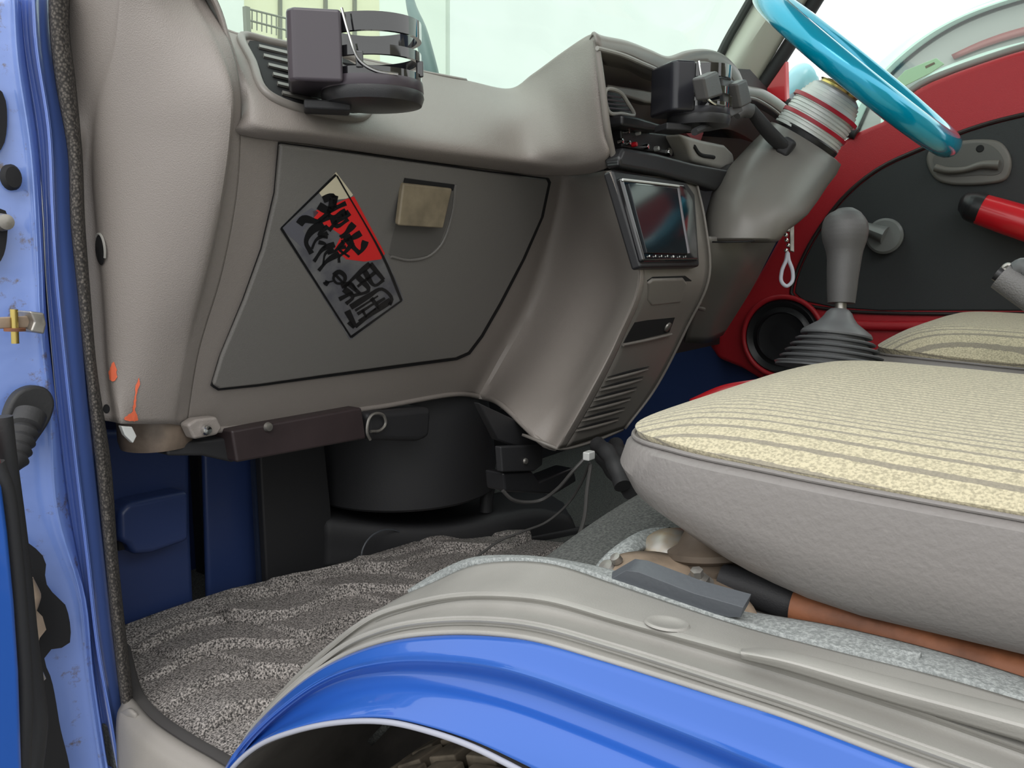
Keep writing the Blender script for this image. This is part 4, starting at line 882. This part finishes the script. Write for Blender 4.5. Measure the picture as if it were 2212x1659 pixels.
# inner handle
hn = link('handle_bezel', g_poly(cr(D([(2000, 345), (2010, 320), (2060, 306), (2120, 300), (2160, 306), (2182, 335), (2184, 365), (2172, 388), (2130, 398), (2050, 398), (2018, 385)], .012), 60, True), (.010, 0, 0)), HANDP, dd, bevel=.005)
link('handle_cup', g_poly(cr(D([(2015, 345), (2030, 325), (2080, 312), (2130, 310), (2155, 325), (2168, 350), (2160, 374), (2110, 378), (2040, 378)], .0135), 50, True), (.002, 0, 0)), mat('handle_cup_plastic', (.10, .098, .09), .5), hn)
link('pull_lever', g_tube(D([(2020, 362), (2045, 368), (2085, 366), (2120, 356), (2158, 356)], .020), [.008, .007, .006, .008, .010], 12, 30, flat=.8), HANDP, hn)
link('screw', g_lathe([(.0003, .001), (.005, .001), (.006, 0)], D([(2117, 321)], .0142)[0], (-1, 0, 0), 16), DARK, hn)
# armrest pull
ap = link('grab_handle', g_tube(D([(2100, 446), (2150, 462), (2212, 482), (2330, 520), (2440, 560)], .05), [.030, .033, .034, .035, .035], 20, 40, flat=.8), REDG, dd)
link('end_cap', g_tube([D([(2122, 452)], .05)[0], D([(2105, 447)], .05)[0], D([(2088, 442)], .05)[0], D([(2074, 440)], .05)[0]], [.0315, .0315, .031, .029, .024, .014], 20, 24, flat=.8), BLACKP, ap)
link('mount', g_tube([D([(2300, 510)], .05)[0], D([(2300, 515)], -.01)[0]], .022, 14, 8), REDG, ap)
# window crank
wc = link('window_crank', g_lathe([(.031, 0), (.031, .006), (.027, .010), (.0003, .011)], D([(1912, 510)], .02)[0], (-1, 0, 0), 40), CRANK, dd)
link('crank_arm', g_tube([D([(1912, 508)], .035)[0], D([(1885, 498)], .037)[0], D([(1850, 482)], .040)[0], D([(1836, 476)], .045)[0]], [.034, .026, .018, .016], 16, 24, flat=.45), CRANK, wc)
link('crank_spindle', g_lathe([(.028, -.03), (.030, 0)], D([(1912, 510)], .02)[0], (-1, 0, 0), 30), BLACKP, wc)
link('mirror_sail', g_poly(L([(1697, 128), (1699, 222), (1628, 196)], 'X', 1.255), (.02, 0, 0)), REDG, dd, bevel=.003)
link('glass_run', g_tube(L([(1700, 222), (1760, 262), (1850, 290)], 'X', 1.262), .010, 10, 20), RUBBER, dd)
link('belt_seal', g_tube(L([(1905, 256), (1950, 210), (1990, 181), (2050, 155), (2120, 130), (2212, 101), (2420, 52), (2900, -26)], 'X', 1.28), .006, 10, 40), TRIM, dd)
tg = link('window_tag', g_poly(L([(1930, 178), (1955, 152), (2022, 125), (2040, 138), (2010, 158), (1950, 188)], 'X', 1.276), (.003, 0, 0)), GREENT, bevel=.001)
tag(tg, 'pale green tag standing at the bottom of the driver window', 'tag')
mk = link('tag_mark', g_poly(L([(1998, 143), (2018, 134), (2020, 138), (2000, 148)], 'X', 1.2755), (.001, 0, 0)), OLIVE, tg)
mr = thing('side_mirror', P(1728, 190, X=1.45), 'pale aqua round door mirror seen through the driver window', 'mirror')
link('housing', g_lathe([(.0003, .022), (.022, .02), (.038, .011), (.045, 0), (.04, -.015)], P(1728, 186, X=1.42), (-.8, .2, 0), 36, (.85, 1)), mat('pale_aqua_mirror', (.32, .70, .76), .25, coat=.5), mr)
link('arm', g_tube([P(1732, 200, X=1.43), P(1700, 222, X=1.29)], .010, 10, 10), BLACKP, mr)

# ================================================================== GEAR LEVER, BRAKE
gx = P(1820, 650, X=.68)
gl = thing('gear_lever', (gx.x, gx.y, .22), 'grey grip gear lever with ribbed rubber boot between the seats', 'gear lever')
def dp(x, y): return P(x, y, d=(gx-CAM).dot(FW))
link('grip', g_tube([dp(1817, 655), dp(1820, 600), dp(1824, 550), dp(1825, 500), dp(1825, 478), dp(1826, 460), dp(1826, 451)], [.0155, .016, .0165, .017, .0173, .0176, .018, .0184, .0188, .0192, .0198, .0208, .0225, .0243, .0256, .0262, .0260, .0250, .0225, .0180, .0090], 32, 110), KNOB, gl)
link('rod', g_tube([dp(1817, 640), dp(1815, 690)], .0065, 14, 8), STEEL, gl)
bo = dp(1795, 800); bt = dp(1814, 668)
axg = (bt-bo).normalized(); hl_ = (bt-bo).length
pr = [(.064, 0), (.064, .002)]
for k in range(5):
    r0 = .0645-.0050*k; h0 = .002+k*.0076
    pr += [(r0, h0+.0004), (r0+.001, h0+.0020), (r0-.002, h0+.0036), (r0-.012, h0+.0046), (r0-.012, h0+.0074)]
pr += [(.0400, .0405), (.0405, .0425), (.0385, .046), (.030, .052), (.022, .0575), (.017, .064), (.0145, .069), (.010, hl_)]
pr = [(a, min(b, hl_)) for a, b in pr]
link('boot', g_lathe(pr, bo, axg, 48), BOOTR, gl)
PBX = .685
pb = thing('parking_brake', P(2200, 620, X=PBX), 'grey textured hand brake grip entering at the right photo edge', 'hand brake')
link('grip', g_tube([P(2162, 596, X=PBX), P(2212, 628, X=PBX), P(2330, 700, X=PBX)], [.015, .0175, .0175], 18, 24), mat('brake_grip', (.17, .165, .165), .5, grain=1, gs=500), pb)
link('lever', g_tube([P(2325, 697, X=PBX), V((PBX, -.10, .26)), V((PBX, -.16, .19))], .009, 12, 16), BLACKP, pb)
link('button', g_tube([P(2152, 590, X=PBX), P(2170, 600, X=PBX)], .008, 14, 6), BLACKP, pb)
link('ring', g_tube([P(2168, 580, X=PBX), P(2177, 573, X=PBX), P(2186, 578, X=PBX), P(2182, 590, X=PBX)], .003, 8, 24, True), STEEL, pb)
link('thumb_rest', g_tube([P(2192, 584, X=PBX), P(2212, 578, X=PBX), P(2240, 600, X=PBX)], [.009, .012, .010], 14, 12), BOOTR, pb)
# red floor piece behind the seat
rf = link('plastic_strip', g_loft([L([(1490, 862, .75), (1560, 832, .8), (1640, 818, .85)], 'X'), L([(1500, 872, .75), (1570, 846, .8), (1650, 830, .85)], 'X'), L([(1500, 900, .75), (1580, 880, .8), (1660, 860, .85)], 'X')], 16, 3), REDG, thick=.005)
tag(rf, 'strip of glossy red plastic peeping over the front edge of the passenger seat', 'plastic strip')

# ================================================================== SEATS
def seat(x0, x1, yf, yb, zb, zs, zt, name, label, vs=1):
    root = thing(name, ((x0+x1)/2, (yf+yb)/2, zb), label, 'car seat')
    # outline in plan, rounded front corners
    N = 96
    def outline(inset, n_=6.5):
        cx, cy = (x0+x1)/2, (yf+yb)/2; hx_, hy = (x1-x0)/2-inset, (yf-yb)/2-inset
        pts = []
        for k in range(N):
            a = 2*math.pi*k/N; c, s = math.cos(a), math.sin(a)
            ex = 2/n_
            pts.append((cx+hx_*abs(c)**ex*(1 if c > 0 else -1), cy+hy*abs(s)**ex*(1 if s > 0 else -1)))
        return pts
    def ringz(inset, zf, n_=7):
        out = []
        for x, y in outline(inset, n_):
            out.append(V((x, y, zf(x, y))))
        return out
    def nose(y): return max(0, min(1, (y-(yf-.12))/.12))
    zb_ = lambda x, y: zb+.020*max(0, y/.29)+.030*nose(y)**2+(.006*math.sin((y+.05)*28) if x < x0+.1 else 0)
    sm = lambda x, y: zs-.004*nose(y)-.075*max(0, yf-.06-y)*(.24/(.24+max(0, yf-.06-y)))
    mid = lambda x, y: zb_(x, y)*.5+sm(x, y)*.5
    side = [ringz(.035, lambda x, y: zb_(x, y)+.001), ringz(.018, zb_), ringz(.006, lambda x, y: zb_(x, y)+.012*(1-.6*nose(y))), ringz(0, mid), ringz(.003, lambda x, y: sm(x, y)-.006), ringz(.009, sm)]
    link('side_bolster', g_grid(side, True), VINYL, root, thick=.002)
    link('piping', g_tube(ringz(.0055, lambda x, y: sm(x, y)+.0005), .0016, 8, 220, True), VINYL, root)
    topz = lambda ins: (lambda x, y: sm(x, y)+.004*nose(y)+(zt-zs)*(1-(1-min(1, ins/.09))**2.4)-.010*nose(y)**2*(min(1, ins/.05)))
    rows = [ringz(.012, lambda x, y: sm(x, y)-.010, 7)]+[ringz(ins, topz(ins), 7-2*min(1, ins/.1)) for ins in (.006, .010, .016, .024, .034, .048, .066, .09, .12, .15, .18, .21)]
    rows = [[V((p.x, p.y, p.z)) for p in r] for r in rows]
    vs, fs = g_grid(rows, True); b = (len(rows)-1)*N; fs.append(tuple(range(b, b+N)))
    link('cushion', (vs, fs), FAB, root)
    # stitched welt low on the near side
    link('bottom_stitch', g_tube([V((x0+.020, yf-.12-.05*k, zb_(x0+.020, yf-.12-.05*k)-.0005)) for k in range(9)], .0012, 6, 60), BEADM, root)
    # backrest, out of the frame to the right
    br = [[V((x, y+.02*math.sin(math.pi*(x-x0)/(x1-x0))*s, z)) for x in [x0+.01+(x1-x0-.02)*k/10 for k in range(11)]] for y, z, s in ((yb+.09, zt-.02, 1), (yb+.06, zt+.10, 1), (yb+.01, zt+.40, 1), (yb-.02, zt+.47, 0), (yb-.05, zt+.46, 0), (yb-.03, zt+.1, 0), (yb, zt-.04, 0))]
    link('backrest', g_grid(br), FAB, root, thick=.01)
    return root
ps = seat(.118, .60, .292, -.36, .214, .297, .320, 'passenger_seat', 'cream striped passenger seat cushion with grey vinyl sides in the foreground')
ds = seat(.76, 1.24, .275, -.36, .235, .295, .335, 'driver_seat', 'cream striped driver seat cushion behind the passenger seat')

# seat hardware under the passenger seat
sb = link('seat_hinge', g_loft([L([(1285, 1240, .130), (1330, 1200, .140), (1400, 1190, .150), (1480, 1205, .160), (1560, 1240, .160)], 'X'),
                      L([(1282, 1252, .122), (1335, 1222, .125), (1410, 1222, .130), (1490, 1245, .135), (1620, 1300, .135)], 'X'),
                      L([(1290, 1262, .115), (1350, 1248, .112), (1420, 1262, .112), (1500, 1290, .112), (1640, 1335, .112)], 'X')], 24, 4), TAN, ps, thick=.003); sb['label'] = 'dusty tan hinge bracket'
link('slotted_bolt', [g_lathe([(.0003, .004), (.005, .0035), (.007, 0), (.0075, -.002)], P(1312, 1228, X=.125), (-.5, .2, .8), 18), g_lathe([(.0003, .005), (.0035, .0045), (.004, 0)], P(1334, 1212, X=.128), (-.5, .2, .8), 12)], STEEL, sb)
link('hex_bolt', [g_lathe([(.0075, 0), (.0075, .005), (.004, .006), (.004, .011), (.0003, .0115)], P(1508, 1262, X=.122), (-.3, 0, 1), 6), g_lathe([(.010, 0), (.010, .0012)], P(1508, 1264, X=.122), (-.3, 0, 1), 24)], STEEL, sb)
link('rubber_mount', [g_lathe([(.020, 0), (.028, .001), (.029, .005), (.022, .008), (.027, .011), (.027, .015), (.02, .019), (.015, .028), (.012, .045)], P(1530, 1236, X=.17), (.12, .15, 1), 36)], MOUNT, sb)
rh = thing('mounting_ball', P(1425, 1180, X=.19), 'stained pale metal dome in a hole of the carpet', 'mount')
link('dome', g_lathe([(.022, -.012), (.022, 0), (.017, .009), (.008, .013), (.0003, .014)], P(1440, 1186, X=.19), (-.2, .3, 1), 28), mat('stained_metal', (.42, .40, .36), .35, metal=.3, var=-.3, vs=60, col2=(.40, .28, .14)), rh)
cf = thing('carpet_flap', P(1350, 1200, X=.16), 'pale torn carpet flap curling round the seat hinge', 'carpet')
link('flap', g_loft([L([(1268, 1252, .125), (1300, 1205, .145), (1350, 1165, .17), (1400, 1142, .20), (1448, 1138, .22)], 'X'),
                   L([(1276, 1256, .122), (1316, 1215, .14), (1358, 1182, .16), (1396, 1162, .185), (1440, 1150, .21)], 'X'),
                   L([(1284, 1258, .120), (1328, 1222, .135), (1366, 1196, .155), (1398, 1182, .175), (1410, 1180, .18)], 'X')], 24, 4), CARPL, cf, thick=.005)
link('hole', g_poly(cr(L([(1398, 1182), (1396, 1166), (1410, 1152), (1440, 1143), (1462, 1144), (1462, 1160), (1420, 1180), (1406, 1190)], 'X', .200), 36, True), V((.002, 0, -.001))), DARK, cf)
br_ = link('rubber_bumper', g_poly(L([(1270, 1258), (1300, 1262), (1352, 1232), (1380, 1236), (1500, 1282), (1606, 1312), (1600, 1334), (1575, 1334), (1480, 1312), (1420, 1292), (1340, 1272)], 'X', .092), (.012, 0, .004)), BAR, bevel=.003)
tag(br_, 'dark blue grey rubber strip along the foot of the seat hinge', 'rubber strip')
rt = link('frame_tube', g_tube(L([(1716, 1312), (1800, 1334), (1950, 1378), (2100, 1426), (2400, 1510)], 'X', .150), .0125, 18, 50), RUST, ps); rt['label'] = 'rusty brown tube'
link('end_sleeve', g_tube(L([(1560, 1252), (1640, 1278), (1726, 1312)], 'X', .155), [.011, .012, .012], 14, 20), BLACKM, rt)
sl = link('carpet_strip', g_loft([L([(1600, 1342, .105), (1700, 1362, .105), (1850, 1385, .105), (1990, 1408, .105)], 'X'),
     L([(1596, 1352, .098), (1700, 1376, .098), (1850, 1405, .098), (1980, 1425, .098)], 'X'),
     L([(1600, 1362, .088), (1700, 1388, .088), (1850, 1420, .088), (1960, 1446, .088)], 'X')], 30, 4), CARPL, thick=.004)
tag(sl, 'loose pale carpet strip with a curled end beside the rusty tube', 'carpet')
db_ = link('dirt_ledge', g_poly(L([(1596, 1335), (1720, 1360), (1990, 1410), (2400, 1560), (2400, 1300), (1600, 1180)], 'Z', .1955), (0, 0, -.004)), mat('grit_black', (.02, .017, .014), .9, var=3, vs=90, grain=1, gs=300)); tag(db_, 'dark gritty ledge below the passenger seat', 'ledge')

# ================================================================== WHEEL HOUSE BELOW THE ARCH
b7r = [V((b_7[0].x, b_7[0].y+.05, -.6)), V((b_7[0].x, b_7[0].y+.03, -.3)), V((b_7[0].x, b_7[0].y+.012, -.05))]+cr(b_7, 40)
wh = link('wheel_housing', g_loft([off(b7r, (.003, 0, -.003)), off(b7r, (.05, .004, .0)), off(b7r, (.13, .006, .006)), off(b7r, (.22, .0, -.004)), off(b7r, (.26, -.02, -.05)), [V((p.x+.27, p.y*.8, min(p.z-.2, -.1))) for p in b7r], [V((p.x+.27, p.y*.8, -.6)) for p in b7r]], 80, 3), DUST, thick=.002)
tag(wh, 'dusty dark wheel housing below the blue arch', 'wheel housing')
ty = thing('front_tyre', (.02, .14, -.5), 'dusty front tyre with deep tread blocks below the blue arch', 'tyre')
TC = V((.055, .255, -.172)); TR = .262
link('carcass', g_lathe([(.17, -.075), (.24, -.072), (TR-.012, -.058), (TR-.010, 0), (TR-.012, .058), (.24, .072), (.17, .075)], TC, (1, 0, 0), 90), mat('tyre_groove', (.02, .018, .016), .9), ty)
blocks = []
for k in range(44):
    a = 2*math.pi*k/44
    for q, (xo, wd) in enumerate(((-.047, .020), (-.0165, .026), (.0165, .026), (.047, .020))):
        aa = a+(.06 if q % 2 else 0)
        c = TC+V((xo, math.cos(aa)*(TR-.007), math.sin(aa)*(TR-.007)))
        blocks.append(g_box(c, (wd, .016, .027), (V((1, 0, 0)), V((0, math.cos(aa), math.sin(aa))), V((0, -math.sin(aa), math.cos(aa))))))
tb = link('tread', blocks, TYRE, ty, bevel=.0015)

# ================================================================== OUTSIDE
gd = link('floor_outside', g_box((3, 2, -.66), (40, 40, .02)), GROUND); gd.name = 'ground'; struct(gd)
# buildings seen through the windshield
def out(pts, Y): return L(pts, 'Y', Y)
wl = link('boundary_wall', g_poly([P(972, 1040, Y=3.4), P(972, -700, Y=3.4), P(1640, -700, Y=3.4), P(1640, 1040, Y=3.4)], (0, .15, 0)), WALLW, smooth=False)
tag(wl, 'broad white rendered wall behind the windshield', 'wall')
pp = link('gate_post', g_poly([P(893, 1040, Y=3.35), P(880, -700, Y=3.35), P(966, -700, Y=3.35), P(966, 1040, Y=3.35)], (0, .25, 0)), WALLG, bevel=.02); tag(pp, 'pale green grey post at the left end of the white wall', 'post')
cb = thing('cream_building', P(700, 1000, Y=5), 'cream building with upright panel joints seen past the cup holder', 'building')
link('facade', g_poly([P(525, 1000, Y=5), P(525, -700, Y=5), P(900, -700, Y=5), P(900, 1000, Y=5)], (0, .2, 0)), WALLC, cb, smooth=False)
for x in (607, 705, 768, 835):
    link('joint', g_poly([P(x-3, 1000, Y=4.98), P(x-3, -700, Y=4.98), P(x+3, -700, Y=4.98), P(x+3, 1000, Y=4.98)], (0, .02, 0)), JOINT, cb, smooth=False)
lw = link('white_building', g_poly([P(120, 1000, Y=4.9), P(120, -700, Y=4.9), P(527, -700, Y=4.9), P(527, 1000, Y=4.9)], (0, .2, 0)), WALLW, smooth=False); tag(lw, 'white house wall at the left end of the windshield view', 'building')
fn = thing('wire_fence', P(580, 70, Y=4.2), 'thin metal railing in front of the cream building', 'fence')
link('rail', [g_tube([P(531, 18, Y=4.2), P(660, 50, Y=4.2)], .006, 6, 6), g_tube([P(531, 42, Y=4.2), P(660, 76, Y=4.2)], .006, 6, 6)], JOINT, fn)
for k in range(12):
    x = 534+k*10.5
    link('bar', g_tube([P(x, 19+k*2.6, Y=4.2), P(x, 60+k*2.7, Y=4.2)], .004, 6, 4), JOINT, fn)
wp = link('antenna', g_tube([P(882, -20, Y=1.0), P(890, 20, Y=.98), P(905, 60, Y=.96), P(925, 130, Y=.94), P(940, 190, Y=.93)], [.006, .009, .012, .012, .012], 10, 14), mat('grey_teal', (.16, .22, .22), .4)); tag(wp, 'slim grey teal antenna rising outside behind the cup holder', 'antenna')
fp_ = P(532, 15, Y=4.2)
link('post', g_box((fp_.x, 4.2, (fp_.z-.65)/2), (.03, .03, fp_.z+.65)), JOINT, fn)
# parked mint car beyond the driver window
nc = thing('parked_car', P(2100, 400, X=2.6), 'pale mint car parked beyond the driver window', 'car')
A_ = [(1780, 300), (1850, 190), (1905, 130), (1980, 68), (2060, 25), (2160, -12), (2300, -50), (2500, -80)]
B_ = [(1845, 300), (1890, 205), (1935, 150), (2005, 92), (2080, 48), (2180, 10), (2310, -22), (2500, -52)]
link('roof_rail', g_loft([L(A_, 'X', 2.75), L(A_, 'X', 2.62), L([((a[0]+b[0])/2, (a[1]+b[1])/2) for a, b in zip(A_, B_)], 'X', 2.55), L(B_, 'X', 2.58)], 50, 4), MINT, nc, thick=.02)
link('side_glass', g_poly(cr(L(B_, 'X', 2.585), 30)+L([(2500, 300), (1845, 300)], 'X', 2.585), (.02, 0, 0)), CARG, nc, smooth=False)
link('glass_seal', g_tube(L(B_, 'X', 2.58), .006, 8, 40), BLACKP, nc)
link('lower_body', g_loft([L([(1920, 240), (2000, 165), (2100, 122), (2220, 88), (2500, 40)], 'X', 2.56), L([(1900, 300), (2000, 250), (2100, 220), (2220, 200), (2500, 180)], 'X', 2.52), L([(1900, 900), (2000, 900), (2100, 900), (2220, 900), (2500, 900)], 'X', 2.54)], 24, 4), MINT, nc, thick=.02)
link('glass_reflection', g_loft([L([(2055, 118), (2120, 88), (2212, 58), (2500, 0)], 'X', 2.575), L([(2060, 128), (2120, 104), (2212, 76), (2500, 20)], 'X', 2.572)], 20, 1), MAROON, nc, thick=.004)  # reddish-brown reflection in the side glass, painted as a maroon strip
